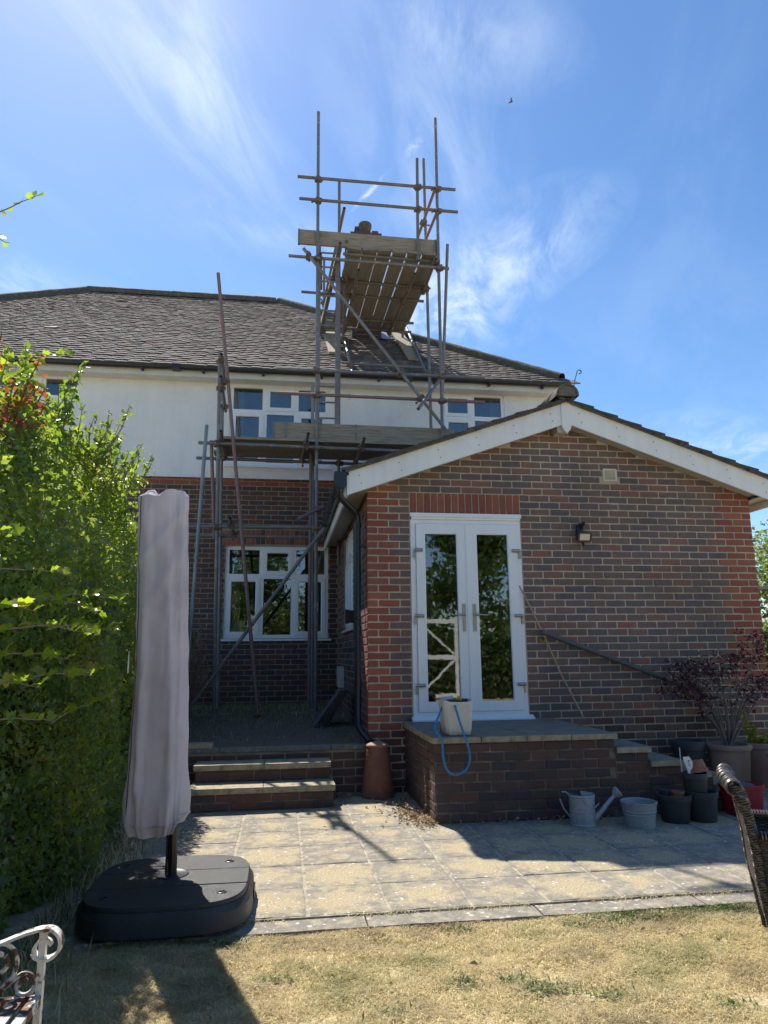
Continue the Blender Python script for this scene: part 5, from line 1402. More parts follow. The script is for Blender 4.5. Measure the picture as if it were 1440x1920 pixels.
    pl = [M @ Vector(p) + Vector((2.318, -.105, 2.50)) for p in pl]; m.prism(pl, M @ Vector((0, .05, 0))); build('lamp_body', m, BLACKP, s)
    m = MB(); m.add([M @ Vector(p) + Vector((2.318, -.1065, 2.50)) for p in ((-.055, 0, -.034), (.055, 0, -.034), (.055, 0, .034), (-.055, 0, .034))], [(0, 1, 2, 3)]); build('lamp_face', m, material('lamp_diffuser', [(0.3, (0.62, 0.56, 0.40)), (0.7, (0.70, 0.68, 0.6))], .3, 30), s)
    m = MB(); m.path([(2.31, -.05, 2.46), (2.315, -.06, 2.43), (2.33, -.03, 2.425)], .012, 8); m.tube((2.315, -.07, 2.47), (2.315, -.02, 2.55), .012, 8); build('lamp_arm', m, BLACKP, s, smooth=True)
make_door_things()
# ------------------------------------------------------------------ pots and cans along the steps
ZINC = material('dull_zinc', [(0.28, (0.44, 0.475, 0.50)), (0.5, (0.34, 0.365, 0.39)), (0.7, (0.40, 0.41, 0.41))], 0.5, 18, metal=0.35, rvar=.15)
DARKPOT = material('dark_plastic_pot', [(0.3, (0.030, 0.033, 0.035)), (0.7, (0.045, 0.048, 0.05))], 0.6, 12)
TERRA = material('terracotta', [(0.3, (0.34, 0.15, 0.095)), (0.6, (0.27, 0.12, 0.08)), (0.78, (0.22, 0.13, 0.10))], .85, 10, bump=.3, bscale=80)
TERRA_PALE = material('pale_terracotta', [(0.3, (0.40, 0.245, 0.18)), (0.6, (0.33, 0.20, 0.15)), (0.78, (0.27, 0.19, 0.15))], .85, 8, bump=.3, bscale=80)
COMPOST = material('compost', [(0.05, 0.038, 0.028)], .98, 40, bump=.8, bscale=120)
def make_pots():
    w = thing('watering_can', 'galvanised watering can with a round rose standing against the brick platform', 'watering can', (1.470, -1.60, 0))
    c = (1.470, -1.60, 0)
    m = MB(); m.lathe(c, [(0, .004), (.098, .004), (.101, .0), (.101, .012), (.098, .016), (.099, .10), (.102, .105), (.099, .11), (.1, .205), (.104, .21), (.104, .222), (.099, .226)], 36, 1.0, .82)
    n = 36; k = len(m.v)                                   # half of the top is covered by a raised lid
    lid = [(c[0] + .099 * math.cos(a), c[1] + .081 * math.sin(a), .226 + .004) for a in np.linspace(-1.9, 1.9, 20)] + [(c[0] - .02, c[1] + .03, .246), (c[0] - .005, c[1], .250), (c[0] - .02, c[1] - .03, .246)]
    m.add(lid, [tuple(range(len(lid)))]); m.lathe(c, [(.0, .17), (.095, .17)], 36, 1, .82)
    build('can_body', m, ZINC, w, smooth=True, sharp=14)
    m = MB(); m.path([(c[0] + .085, c[1] - .02, .045), (c[0] + .15, c[1] - .025, .105), (c[0] + .255, c[1] - .03, .212)], [.024, .019, .014], 14); build('spout', m, ZINC, w, smooth=True)
    a, b = Vector((c[0] + .245, c[1] - .03, .203)), Vector((c[0] + .285, c[1] - .034, .238))
    m = MB(); m.path([a, a.lerp(b, .6), b, b + Vector((.006, -.001, .004))], [.014, .036, .046, .042], 22); build('rose', m, ZINC, w, smooth=True, sharp=40)
    m = MB(); m.path([(c[0] - .098, c[1], .06), (c[0] - .150, c[1], .125), (c[0] - .176, c[1], .195), (c[0] - .170, c[1], .236), (c[0] - .13, c[1], .250), (c[0] - .098, c[1], .228)][0:3], .006, 8)
    m.path([(c[0] - .165, c[1] - .01, .247), (c[0] - .13, c[1] - .005, .247), (c[0] - .099, c[1], .222)], .0055, 8); build('back_handle', m, ZINC, w, smooth=True)
    m = MB(); m.path([(c[0] - .02 + .11 * t, c[1] - .085 + .02 * t, .195 - .06 * math.sin(t * 2.2)) for t in np.linspace(0, 1.2, 14)], .0045, 8); build('carry_handle', m, ZINC, w, smooth=True)
    # round tin
    t = thing('tin_tub', 'low ribbed galvanised tub between the watering can and the black pots', 'tub', (1.885, -1.70, 0))
    m = MB(); c = (1.885, -1.70, 0)
    m.lathe(c, [(0, .004), (.108, .004), (.111, 0), (.112, .012), (.118, .085), (.122, .09), (.119, .095), (.124, .108), (.1275, .112), (.125, .117), (.132, .168), (.137, .170), (.138, .178), (.132, .180), (.128, .172), (.110, .02), (0, .015)], 40)
    build('tub_body', m, ZINC, t, smooth=True, sharp=14)
    m = MB(); m.path([(c[0] - .125, c[1] - .03, .178), (c[0] - .13, c[1] - .03, .196), (c[0] - .118, c[1] - .035, .198), (c[0] - .02, c[1] - .06, .165), (c[0] + .09, c[1] - .08, .150), (c[0] + .115, c[1] - .05, .176)], .004, 8); build('tub_handle', m, ZINC, t, smooth=True)
    # black pots
    def pot(nm, lab, c, r0, r1, h, mat, rim=.012, fill=None, grp=None, n=36):
        p = thing(nm, lab, 'plant pot', c, grp)
        m = MB(); m.lathe(c, [(0, .003), (r0 * .97, .003), (r0, .008), (r1 * .975, h * .80), (r1 + rim * .5, h * .81), (r1 + rim * .7, h * .985), (r1 + rim * .4, h), (r1 - rim * .4, h), (r1 - rim * .9, h * .97), (r0 * .9, h * .12), (0, h * .11)], n)
        build('pot_body', m, mat, p, smooth=True, sharp=40)
        if fill:
            m = MB(); m.lathe(c, [(0, h * fill + .01), (r1 * .5, h * fill + .008), (r1 * .93, h * fill)], 24); build('compost', m, COMPOST, p)
        return p
    pot('plant_pot', 'black plastic pot with two small terracotta pots in it, right of the galvanised tub', (2.222, -1.62, 0), .104, .128, .205, DARKPOT)
    pot('plant_pot', 'dark grey plastic pot with a smaller black pot standing in it beside the red tub', (2.445, -1.63, 0), .104, .122, .222, DARKPOT)
    for i, (dx, z, r) in enumerate(((.03, .12, .048), (.033, .150, .050))):
        pot('small_pot', ['lower small terracotta pot nested inside the black pot', 'upper small terracotta pot nested inside the black pot'][i], (2.222 + dx, -1.625, z), r * .78, r, .075, TERRA, .006, n=24)
    pot('small_pot', 'small black plastic pot leaning at the left inside the larger black pot', (2.165, -1.585, .14), .034, .043, .095, DARKPOT, .005, n=20)
    pot('small_pot', 'black pot standing inside the dark grey pot and carrying the broken terracotta pot', (2.418, -1.615, .112), .074, .092, .245, DARKPOT, .006, n=24)
    p = thing('small_pot', 'tilted terracotta pot lying on top of the stacked black pots', 'plant pot', (2.425, -1.615, .358))
    m = MB(); m.lathe((0, 0, 0), [(0, 0), (.060, 0), (.074, .062), (.081, .064), (.083, .088), (.076, .09), (.056, .01), (0, .008)], 28)
    M = Matrix.Rotation(math.pi - .16, 3, 'X') @ Matrix.Rotation(.10, 3, 'Y')
    m.v = [tuple(M @ Vector(q) + Vector((2.430, -1.615, .448))) for q in m.v]; build('pot_body', m, TERRA, p, smooth=True, sharp=40)
    lb = thing('plant_label', 'white plant label card stuck in beside the terracotta pot on the pot stack', 'label', (2.325, -1.66, .36))
    m = MB(); m.prism([(2.315, -1.64, .478), (2.362, -1.655, .485), (2.382, -1.665, .445), (2.372, -1.66, .345), (2.352, -1.65, .342)], (.001, .003, 0)); build('card', m, UPVC, lb)
    m = MB(); m.bx(2.345, 2.362, -1.6575, -1.655, .435, .437); m.bx(2.347, 2.366, -1.6585, -1.656, .425, .427); m.bx(2.350, 2.366, -1.6585, -1.656, .415, .417)
    for i in range(3): m.bx(2.348 + i * .006, 2.351 + i * .006, -1.6575, -1.655, .446, .455)
    build('card_print', m, BLACKP, lb)
    m = MB(); m.tube((2.322, -1.60, .36), (2.318, -1.60, .545), .004, 6); tag(build('plant_stake', m, UPVC_OLD), 'short pale plant stake standing behind the white label card', 'stake')
    # red tub
    r = thing('red_tub', 'red plastic tub with a grey lid behind the wicker chair', 'tub', (2.885, -1.50, 0))
    redp = material('red_tub_plastic', [(0.3, (0.36, 0.018, 0.028)), (0.7, (0.28, 0.014, 0.022))], .45, 8)
    def rr(cx, cy, hx, hy, z, n=32, e=5):
        o = []
        for i in range(n):
            a = 2 * math.pi * i / n; cs, sn = math.cos(a), math.sin(a)
            o.append((cx + hx * math.copysign(abs(cs) ** (2 / e), cs), cy + hy * math.copysign(abs(sn) ** (2 / e), sn), z))
        return o
    m = MB(); n = 32; prof = [(.118, .0), (.122, .01), (.138, .20), (.150, .205), (.152, .235), (.142, .238), (.132, .22), (.116, .03)]
    for h, z in prof: m.v += rr(2.885, -1.50, h, h * .86, z)
    for k in range(len(prof) - 1):
        for i in range(n): m.f.append((k * n + i, k * n + (i + 1) % n, (k + 1) * n + (i + 1) % n, (k + 1) * n + i)); m.m.append(0)
    m.f.append(tuple(range(7 * n, 8 * n))); m.m.append(0); m.f.append(tuple(range(n))[::-1]); m.m.append(0)
    build('tub_body', m, redp, r, smooth=True, sharp=40)
    m = MB(); m.prism(rr(2.85, -1.50, .10, .115, .214), (0, 0, .028)); m.prism(rr(2.83, -1.50, .03, .07, .242), (0, 0, .012)); build('lid', m, material('grey_lid', [(0.10, 0.105, 0.11)], .5, 10), r)
    # big pots at the wall end
    pot('plant_pot', 'large dark plastic pot in the shade beside the bottom of the side steps', (3.13, -.36, 0), .125, .155, .445, DARKPOT, .012, .86)
    def tpot(lab, c, r0, r1, h, bulge=0.0, mat=TERRA_PALE):
        p = thing('terracotta_planter', lab, 'plant pot', c)
        pr = [(0, .004), (r0 * .97, .004)] + [(r0 + (r1 - r0) * f + bulge * math.sin(math.pi * f ** .8) + .0012 * math.sin(40 * f), .008 + (h - .06) * f) for f in np.linspace(0, 1, 18)]
        pr += [(r1 + .016, h - .048), (r1 + .022, h - .03), (r1 + .020, h - .008), (r1 + .008, h), (r1 - .014, h), (r1 - .022, h - .03), (r1 * .75, h * .5), (0, h * .5)]
        m = MB(); m.lathe(c, pr, 44); build('pot_body', m, mat, p, smooth=True, sharp=40)
        m = MB(); m.lathe(c, [(0, h * .92), (r1 * .95, h * .90)], 24); build('compost', m, COMPOST, p)
    tpot('wide rimmed terracotta planter holding the purple maple', (3.475, -.48, 0), .160, .190, .415)
    tpot('terracotta planter with a yellow green plant at the right frame edge by the wall', (3.86, -.36, 0), .15, .19, .41)
    tpot('round bellied terracotta planter at the right edge behind the red tub', (3.80, -.86, 0), .12, .15, .37, .045)
make_pots()

def make_slates():
    wood = material('dark_slate', [(0.3, (0.15, 0.145, 0.14)), (0.7, (0.09, 0.088, 0.09))], .8, 14, bump=.3, bscale=50)
    for i in range(5):
        p, q = Vector((-.30, 1.50, .510)), Vector((-.065, 1.50, .905 - .02 * i))
        d = (q - p).normalized(); n = Vector((-d.z, 0, d.x)).normalized(); s = d.cross(n)
        p = p + n * (.030 * i) + Vector((0, -.02 * i, 0)); q = q + n * (.030 * i) + Vector((0, -.02 * i, 0))
        p = p + d * ((.488 - p.z) / d.z)
        m = MB(); M = Matrix((s, d, n)).transposed(); m.box((p + q) / 2, (.30, (q - p).length, .017), M)
        tag(build('slate_slab', m, wood), 'dark slab leaning in a row against the left wall of the brick extension', 'slab', 'dark slabs leaning in the corner')
    m = MB(); m.bx(-1.80, -1.478, -.045, .115, .452, .490)
    tag(build('timber_offcut', m, BOARD_PALE), 'short pale timber offcut lying on the terrace edge beside the parasol cover', 'plank')
make_slates()

# ------------------------------------------------------------------ wicker chair, right edge
def make_chair():
    wick = material('dark_wicker', [(0.3, (0.085, 0.070, 0.060)), (0.7, (0.050, 0.042, 0.038))], .38, 40, rnd='isl', rcols=[(0, (0.05, 0.04, 0.036)), (1, (0.12, 0.10, 0.085))], mixf=.5)
    leg_m = material('dark_chair_leg', [(0.03, 0.028, 0.027)], .5, 20)
    C = thing('wicker_chair', 'dark brown woven wicker garden chair cut off by the right frame edge', 'chair', (1.62, -4.03, -.03))
    B0, B1 = Vector((1.250, -4.02, 0)), Vector((1.473, -3.62, 0))          # the two rear feet
    bx = (B1 - B0).normalized(); fw = Vector((bx.y, -bx.x, 0))              # across the back, towards the seat front
    wd = (B1 - B0).length
    def back_off(z):                                                        # lean of the back, positive towards the seat
        return float(np.interp(z, [-.03, .16, .36, .50, .66, .76, .80], [.045, .022, .0, -.006, -.028, -.052, -.066]))
    def rnd_(a): return random.uniform(-a, a)
    def strand_panel(nm, fn, z0, z1, pitch, u0, u1, nu, r):
        """horizontal woven strands: fn(u, z) -> point; neighbouring strands weave in opposite phase"""
        m = MB(); k = int((z1 - z0) / pitch)
        for i in range(k):
            z = z0 + (i + .5) * pitch; pts = []
            for j in range(nu + 1):
                u = u0 + (u1 - u0) * j / nu
                p, nrm = fn(u, z)
                pts.append(p + nrm * (.0035 * (1 if (j + i) % 2 else -1)) + Vector((0, 0, rnd_(.0008))))
            m.path(pts, r, 5)
        return build(nm, m, wick, C, smooth=True, kind='stuff')
    def backf(u, z): return (B0 + bx * u + fw * (back_off(z) + .028 * (math.sin(math.pi * u / wd) if z > .3 else 0) * -.6) + Vector((0, 0, z)), fw)
    strand_panel('back_weave', backf, .10, .775, .0092, -.004, wd + .004, 22, .0055)
    for u in (0.0, wd):                                     # back posts, bound with strands
        m = MB(); zs = np.linspace(.05, .79, 82)
        for i in range(len(zs)):
            p = B0 + bx * u + fw * back_off(zs[i]) + Vector((0, 0, zs[i])); w = .017 + .006 * (zs[i] > .70) + .004 * np.interp(zs[i], [.05, .5], [0, 1])
            m.path([p + Vector((w * math.cos(a), w * 1.0 * math.sin(a), .004 * math.sin(a * 2 + i))) for a in np.linspace(0, 2 * math.pi, 9)[:-1]], .0052, 5, closed=True)
        build('back_post', m, wick, C, smooth=True)
    m = MB()                                                # rolled top rail
    for i in range(46):
        u = -.02 + (wd + .04) * i / 45; p = B0 + bx * u + fw * (back_off(.79) - .010 - .017 * math.sin(math.pi * max(0, min(1, u / wd)))) + Vector((0, 0, .787 + .012 * math.sin(math.pi * u / wd)))
        rr_ = .027 + rnd_(.002)
        m.path([p + fw * (rr_ * 1.15 * math.cos(a)) + Vector((0, 0, rr_ * 1.3 * math.sin(a))) + bx * (.006 * math.sin(a + i)) for a in np.linspace(0, 2 * math.pi, 11)[:-1]], .0058, 5, closed=True)
    build('top_rail', m, wick, C, smooth=True)
    # side panels under the arms, tapering into the legs
    for u, s in ((-.012, -1), (wd + .012, 1)):
        def sidef(v, z, u=u, s=s):
            t0 = back_off(z) + .02; t1 = np.interp(z, [.05, .30, .56], [.10, .44, .52])
            return (B0 + bx * u + fw * (t0 + (t1 - t0) * v) + Vector((0, 0, z)), bx * s)
        strand_panel('side_weave', sidef, .06, .555, .0088, 0, 1, 16, .0052)
        m = MB()
        for i in range(40):
            p = B0 + bx * u + fw * (.02 + .52 * i / 39) + Vector((0, 0, .565 - .03 * (i / 39) ** 2))
            m.path([p + bx * (.026 * math.cos(a)) + Vector((0, 0, .017 * math.sin(a))) for a in np.linspace(0, 2 * math.pi, 10)[:-1]], .0055, 5, closed=True)
        build('arm', m, wick, C, smooth=True)
        for t in (.03, .46):
            p = B0 + bx * u + fw * t
            m = MB(); m.path([p + Vector((0, 0, .30)), p + fw * .004 + Vector((0, 0, .10)), p + fw * .010 + Vector((0, 0, -.035))], [.018, .017, .013], 8); build('leg', m, leg_m, C, smooth=True)
    C.scale = (1, 1, .89)
    m = MB()
    for i in range(44):
        t = .03 + .46 * i / 43
        m.path([B0 + bx * (wd * j / 14) + fw * t + Vector((0, 0, .395 + .0035 * (1 if (i + j) % 2 else -1))) for j in range(15)], .0058, 5)
    build('seat_weave', m, wick, C, smooth=True, kind='stuff')
make_chair()

# ------------------------------------------------------------------ wrought iron bench, bottom left
def make_bench():
    m = material('peeling_white_paint', [(0.30, (0.74, 0.735, 0.70)), (0.565, (0.66, 0.64, 0.58)), (0.60, (0.12, 0.06, 0.042)), (0.70, (0.085, 0.045, 0.035))], .6, 16, bump=.5, bscale=60, detail=8)
    rust = material('rusty_seat_paint', [(0.35, (0.10, 0.045, 0.032)), (0.52, (0.13, 0.06, 0.04)), (0.56, (0.55, 0.54, 0.52)), (0.7, (0.60, 0.59, 0.57))], .7, 17, bump=.6, bscale=60, detail=8)
    B = thing('garden_bench', 'old white wrought iron bench with scrolled arms and flaking rusty paint', 'bench', (-1.70, -5.6, -.03))
    yE = -5.02
    P = lambda x, z, y=yE: Vector((x, y, z))
    def arc(cx, cz, r0, r1, a0, a1, n=26, y=yE): return [P(cx + (r0 + (r1 - r0) * i / n) * math.cos(R(a0 + (a1 - a0) * i / n)), cz + (r0 + (r1 - r0) * i / n) * math.sin(R(a0 + (a1 - a0) * i / n)), y) for i in range(n + 1)]
    for y in (yE, -6.42):
        dy = y - yE
        mv = lambda pts: [p + Vector((0, dy, 0)) for p in pts]
        b = MB(); b.ribbon(mv([P(-1.96, .500), P(-1.80, .535), P(-1.62, .572), P(-1.53, .596), P(-1.47, .617), P(-1.440, .6235)] + arc(-1.4225, .588, .036, .0345, 100, -150, 30)), .030, .0070, (0, 1, 0)); build('arm_rail', b, m, B, smooth=True, sharp=50)
        b = MB(); b.ribbon(mv(arc(-1.4215, .579, .0335, .012, -140, -330)), .020, .0060, (0, 1, 0)); build('arm_scroll', b, m, B, smooth=True, sharp=50)
        b = MB(); b.bx(-1.4385, -1.4225, y - .009, y + .009, -.045, .617); build('front_leg', b, m, B)
        b = MB(); b.bar(P(-1.90, -.045, y), P(-1.925, .47, y), .022, .017, (1, 0, 0)); b.bar(P(-1.925, .47, y), P(-2.0, .92, y), .022, .017, (1, 0, 0)); build('back_leg', b, m, B)
        b = MB(); b.path(mv(arc(-1.535, .548, .048, .046, 100, -15) + [P(-1.495, .520), P(-1.53, .485), P(-1.60, .455), P(-1.70, .44)]), .0056, 8); b.path(mv(arc(-1.530, .556, .034, .015, 200, 400, 20)), .0056, 8)
        build('upper_scroll', b, m, B, smooth=True)
        b = MB(); b.path(mv([P(-1.72, .415), P(-1.60, .450), P(-1.53, .482), P(-1.492, .512)] + arc(-1.467, .499, .025, .0235, 115, -130, 26) + arc(-1.4665, .496, .0225, .010, -130, -300, 14)), .0056, 8)
        build('lower_scroll', b, m, B, smooth=True)
        for (cx, cz) in ((-1.472, .522), (-1.530, .585)):                  # little cast leaves on the scroll ends
            b = MB()
            for k in range(5):
                a = R(60 + k * 28); b.lathe(P(cx + .008 * math.cos(a), cz - .026 + .012 * math.sin(a), y), [(0, -.008), (.0045, -.003), (.0045, .003), (0, .008)], 8)
            build('cast_leaf', b, m, B, smooth=True)
        b = MB(); b.bx(-1.92, -1.424, y - .009, y + .009, .452, .470); build('seat_rail', b, rust, B)
    b = MB(); b.bx(-1.447, -1.423, -6.40, yE - .0095, .4525, .474); build('front_rail', b, rust, B)
    for i in range(9):
        x = -1.475 - i * .050
        b = MB(); b.bx(x - .015, x + .015, -6.40, yE - .0095, .468 + random.uniform(0, .002), .475); build('seat_slat', b, rust, B)
    for z in (.60, .72, .84):
        b = MB(); b.bar(P(-1.945 - (z - .55) * .165, z, yE - .013), P(-1.945 - (z - .55) * .165, z, -6.40), .006, .035); build('back_slat', b, m, B)
make_bench()

# ------------------------------------------------------------------ hedge, shoots and shrubs
def lobed_leaf(size=.05):
    """a three-lobed leaf, creased along the middle: local x across, y along"""
    pts = [(0, 0), (.16, .10), (.46, .30), (.40, .46), (.22, .50), (.34, .78), (.16, .80), (0, 1.0)]
    v = [(p[0] * size, p[1] * size, .10 * size * p[0] * 2 - .18 * size * p[1] ** 2) for p in pts] + [(-p[0] * size, p[1] * size, .10 * size * p[0] * 2 - .18 * size * p[1] ** 2) for p in pts[1:-1]]
    mid = [(0, .3 * size, -.02 * size), (0, .6 * size, -.07 * size)]
    v += mid; a, b = len(v) - 2, len(v) - 1
    f = [(0, 1, a), (1, 2, a), (2, 3, a), (3, 4, a), (a, 4, b), (4, 5, b), (5, 6, b), (6, 7, b)]
    L_ = [0, 8, 9, 10, 11, 12, 13, 7]
    f += [(L_[1], L_[0], a), (L_[2], L_[1], a), (L_[3], L_[2], a), (L_[4], L_[3], a), (L_[4], a, b), (L_[5], L_[4], b), (L_[6], L_[5], b), (L_[7], L_[6], b)]
    return mesh_from('leaf', v, f, SPRIG_LEAF_O)
LEAF_MESHES = [lobed_leaf(s) for s in (.042, .054, .066, .048)]
def sprig(parent, p, q, nleaf, sag=.03, objs=True, nm='sprig'):
    p, q = Vector(p), Vector(q); d = q - p
    pts = [p + d * t + Vector((0, 0, sag * 4 * t * (1 - t))) + Vector((random.uniform(-.006, .006), random.uniform(-.006, .006), random.uniform(-.006, .006))) for t in np.linspace(0, 1, 9)]
    m = MB(); m.path(pts, [.0042 * (1 - .65 * i / 8) for i in range(9)], 6)
    o = build(nm, m, TWIG, parent, smooth=True)
    for i in range(nleaf):
        t = (i + .6) / nleaf; k = min(7, int(t * 8)); b = pts[k].lerp(pts[k + 1], t * 8 - k)
        q_ = d.to_track_quat('Y', 'Z') @ Quaternion((0, 0, 1), random.choice((-1, 1)) * random.uniform(.5, 1.35)) @ Quaternion((0, 1, 0), random.uniform(-1.2, 1.2)) @ Quaternion((1, 0, 0), random.uniform(-.2, 1.3))
        piece('leaf', random.choice(LEAF_MESHES), o, b, q_.to_euler())
    return o
def shoot_cloud(base, tip, n, size, spread):
    base, tip = np.array(base, float), np.array(tip, float)
    t = rng.random(n) ** .9
    P = base + (tip - base) * t[:, None] + rng.normal(size=(n, 3)) * spread * (1.1 - .75 * t)[:, None]
    return P
def make_hedge():
    Hd = thing('hedge', 'tall clipped green garden hedge filling the left side, shaded face and sunlit top', 'hedge', (-2.75, -2.2, 0))
    y0, y1 = -7.0, 2.6
    def face_x(y, z): return -2.05 + .07 * np.sin(y * 2.3 + z * 1.1) + .055 * np.sin(y * 5.1 + 1.3) * np.cos(z * 3.7) + (.05 + .02 * np.clip((-1.2 - y) / .6, 0, 1)) * np.exp(-((z - 1.75) / .5) ** 2) - .34 * np.clip((z - 1.95) / .75, 0, 1.2) ** 1.5 - .10 * np.clip(.35 - z, 0, 1) - .10 * np.clip((y - .2) / 2, 0, 1)
    def top_z(y): return 2.50 + .10 * np.sin(y * 1.7) + .06 * np.sin(y * 4.3 + 1) + np.interp(y, [-7, -4.4, -3.4, -2.6, -1.4, -.6, .4, 2.6], [-.05, -.14, -.10, .06, .20, .05, -.45, -.75])
    # solid dark core added inside the leaves to block light
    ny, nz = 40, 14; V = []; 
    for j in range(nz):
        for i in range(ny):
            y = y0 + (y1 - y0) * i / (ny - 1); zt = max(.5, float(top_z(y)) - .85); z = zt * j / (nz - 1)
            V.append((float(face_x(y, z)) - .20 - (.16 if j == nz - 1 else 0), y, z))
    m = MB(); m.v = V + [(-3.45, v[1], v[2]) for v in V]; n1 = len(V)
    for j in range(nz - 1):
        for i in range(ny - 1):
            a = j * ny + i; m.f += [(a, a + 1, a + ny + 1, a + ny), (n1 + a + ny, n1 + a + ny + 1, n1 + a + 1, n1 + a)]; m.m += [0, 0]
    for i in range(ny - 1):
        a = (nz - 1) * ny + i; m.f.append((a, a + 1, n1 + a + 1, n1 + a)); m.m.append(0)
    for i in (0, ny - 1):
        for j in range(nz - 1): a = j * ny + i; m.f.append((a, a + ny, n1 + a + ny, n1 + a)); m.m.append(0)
    build('opaque_core', m, material('dark_core_fill', [(0.3, (0.030, 0.032, 0.014)), (0.7, (0.018, 0.018, 0.010))], .95, 30, bump=1, bscale=40), Hd)
    Vs, Fs, off = [], [], 0
    def add(P, size, **k):
        nonlocal off
        V, F = leaves(P, size, **k); Vs.append(V); Fs.append(F + off); off += len(V)
    n = 130000                                              # the face
    y = y0 + (y1 - y0) * rng.random(n); zt = top_z(y); z = zt * rng.random(n)
    d = np.abs(rng.normal(0, 1, n)) * (.09 + .30 * np.clip((z - 1.45) / .9, 0, 1)); clump = .5 + .5 * np.sin(y * 9.1 + 2 * np.sin(z * 5)) * np.sin(z * 11 + 1.5 * np.sin(y * 6))
    x = face_x(y, z) - d + .10 * clump * rng.random(n)
    near = y > -4.6
    add(np.stack([x, y, z], 1)[near], .038, up_bias=.25, normal=np.array([[.45, -.25, .1]]))
    add(np.stack([x, y, z], 1)[~near], .05, up_bias=.35, normal=np.array([[.75, -.15, .1]]))
    n = 46000                                               # the top
    y = y0 + (y1 - y0) * rng.random(n); x = -2.12 - 1.25 * rng.random(n) ** 1.25
    z = top_z(y) + .06 * np.sin(x * 9 + y * 7) - np.abs(rng.normal(0, .17, n)) + .05 * rng.random(n) - .28 * np.clip((x + 2.25) / .25, 0, 1) ** 2
    add(np.stack([x, y, z], 1), .040, up_bias=.7)
    n = 15000                                               # far end
    z = rng.random(n); x = -2.1 - 1.3 * rng.random(n); y = y1 + rng.normal(0, .08, n)
    add(np.stack([x, y, z * top_z(y)], 1), .04, normal=np.array([[0, .8, 0]]))
    tw = MB()
    def shoots(k, ya, yb, xa, xb, ha, hb, nl, sz=.042):
        for _ in range(k):
            yy, xx = random.uniform(ya, yb), random.uniform(xa, xb); h = random.uniform(ha, hb)
            b = Vector((xx, yy, float(top_z(yy)) - .12)); t = b + Vector((random.uniform(-.10, .14), random.uniform(-.12, .12), h))
            P = shoot_cloud(b, t, int(nl * h / .4), sz, .030); add(P, sz, up_bias=.6)
            tw.path([b, b.lerp(t, .5) + Vector((random.uniform(-.02, .02), 0, 0)), t], [.005, .0035, .002], 5)
    shoots(80, -4.6, -.9, -2.7, -2.15, .15, .45, 34, .050)
    shoots(20, -3.2, -1.9, -2.6, -2.25, .40, .62, 44, .052)
    shoots(44, -1.8, -.3, -2.5, -2.12, .14, .42, 30, .046)
    shoots(16, -.4, 2.2, -2.6, -2.1, .1, .3, 26)
    shoots(40, -2.75, -1.6, -2.16, -1.95, .10, .30, 46, .042)
    for _ in range(120):
        yy, zz = random.uniform(-4.5, -.4), random.uniform(.1, 2.0); xx = float(face_x(yy, zz)) + random.uniform(-.06, .01)
        a = Vector((xx - .04, yy, zz)); t = a + Vector((random.uniform(.02, .07), random.uniform(-.22, .22), random.uniform(-.05, .28)))
        tw.path([a, a.lerp(t, .5) + Vector((.015, 0, .02)), t], [.004, .003, .0015], 5)
    build('shoot_twigs', tw, TWIG, Hd, kind='stuff')
    o = big_mesh('foliage', np.concatenate(Vs), np.concatenate(Fs), HEDGE_LEAF, Hd, at=OFF[Hd], kind='stuff')
    # sprays of young leaves that stick out into the sun
    xs = lambda y, z: float(face_x(y, z)) - .05
    for (a, b, nl, sg) in [((-2.02, -4.0, 1.50), (-1.74, -3.05, 1.585), 13, .05), ((-1.98, -3.55, 1.43), (-1.75, -3.05, 1.415), 11, .03), ((-2.0, -4.15, 1.40), (-1.72, -3.65, 1.395), 10, .03),
                           ((-2.04, -4.2, 1.62), (-1.86, -3.75, 1.665), 7, .02), ((-2.0, -3.3, .985), (-1.70, -2.75, 1.155), 12, .015), ((-1.99, -4.1, 1.20), (-1.76, -3.6, 1.22), 8, .02), ((-2.02, -4.25, 1.30), (-1.80, -3.85, 1.29), 7, .02),
                           ((-2.0, -4.4, 1.06), (-1.78, -4.05, 1.05), 7, .02), ((-2.0, -4.6, 1.47), (-1.80, -4.3, 1.47), 7, .02), ((-2.03, -2.7, 1.66), (-1.86, -2.35, 1.68), 7, .02), ((-2.0, -4.5, 1.20), (-1.79, -4.2, 1.19), 6, .02),
                           ((-2.0, -3.8, 1.56), (-1.80, -3.35, 1.50), 9, .03), ((-2.05, -3.0, 1.25), (-1.88, -2.7, 1.235), 5, .01), ((-2.02, -4.7, 1.7), (-1.86, -4.35, 1.74), 6, .03)]:
        sprig(Hd, (a[0] + .03, a[1], a[2]), (b[0] + .05, b[1], b[2]), int(nl * 1.7), sg)
    return Hd
make_hedge()

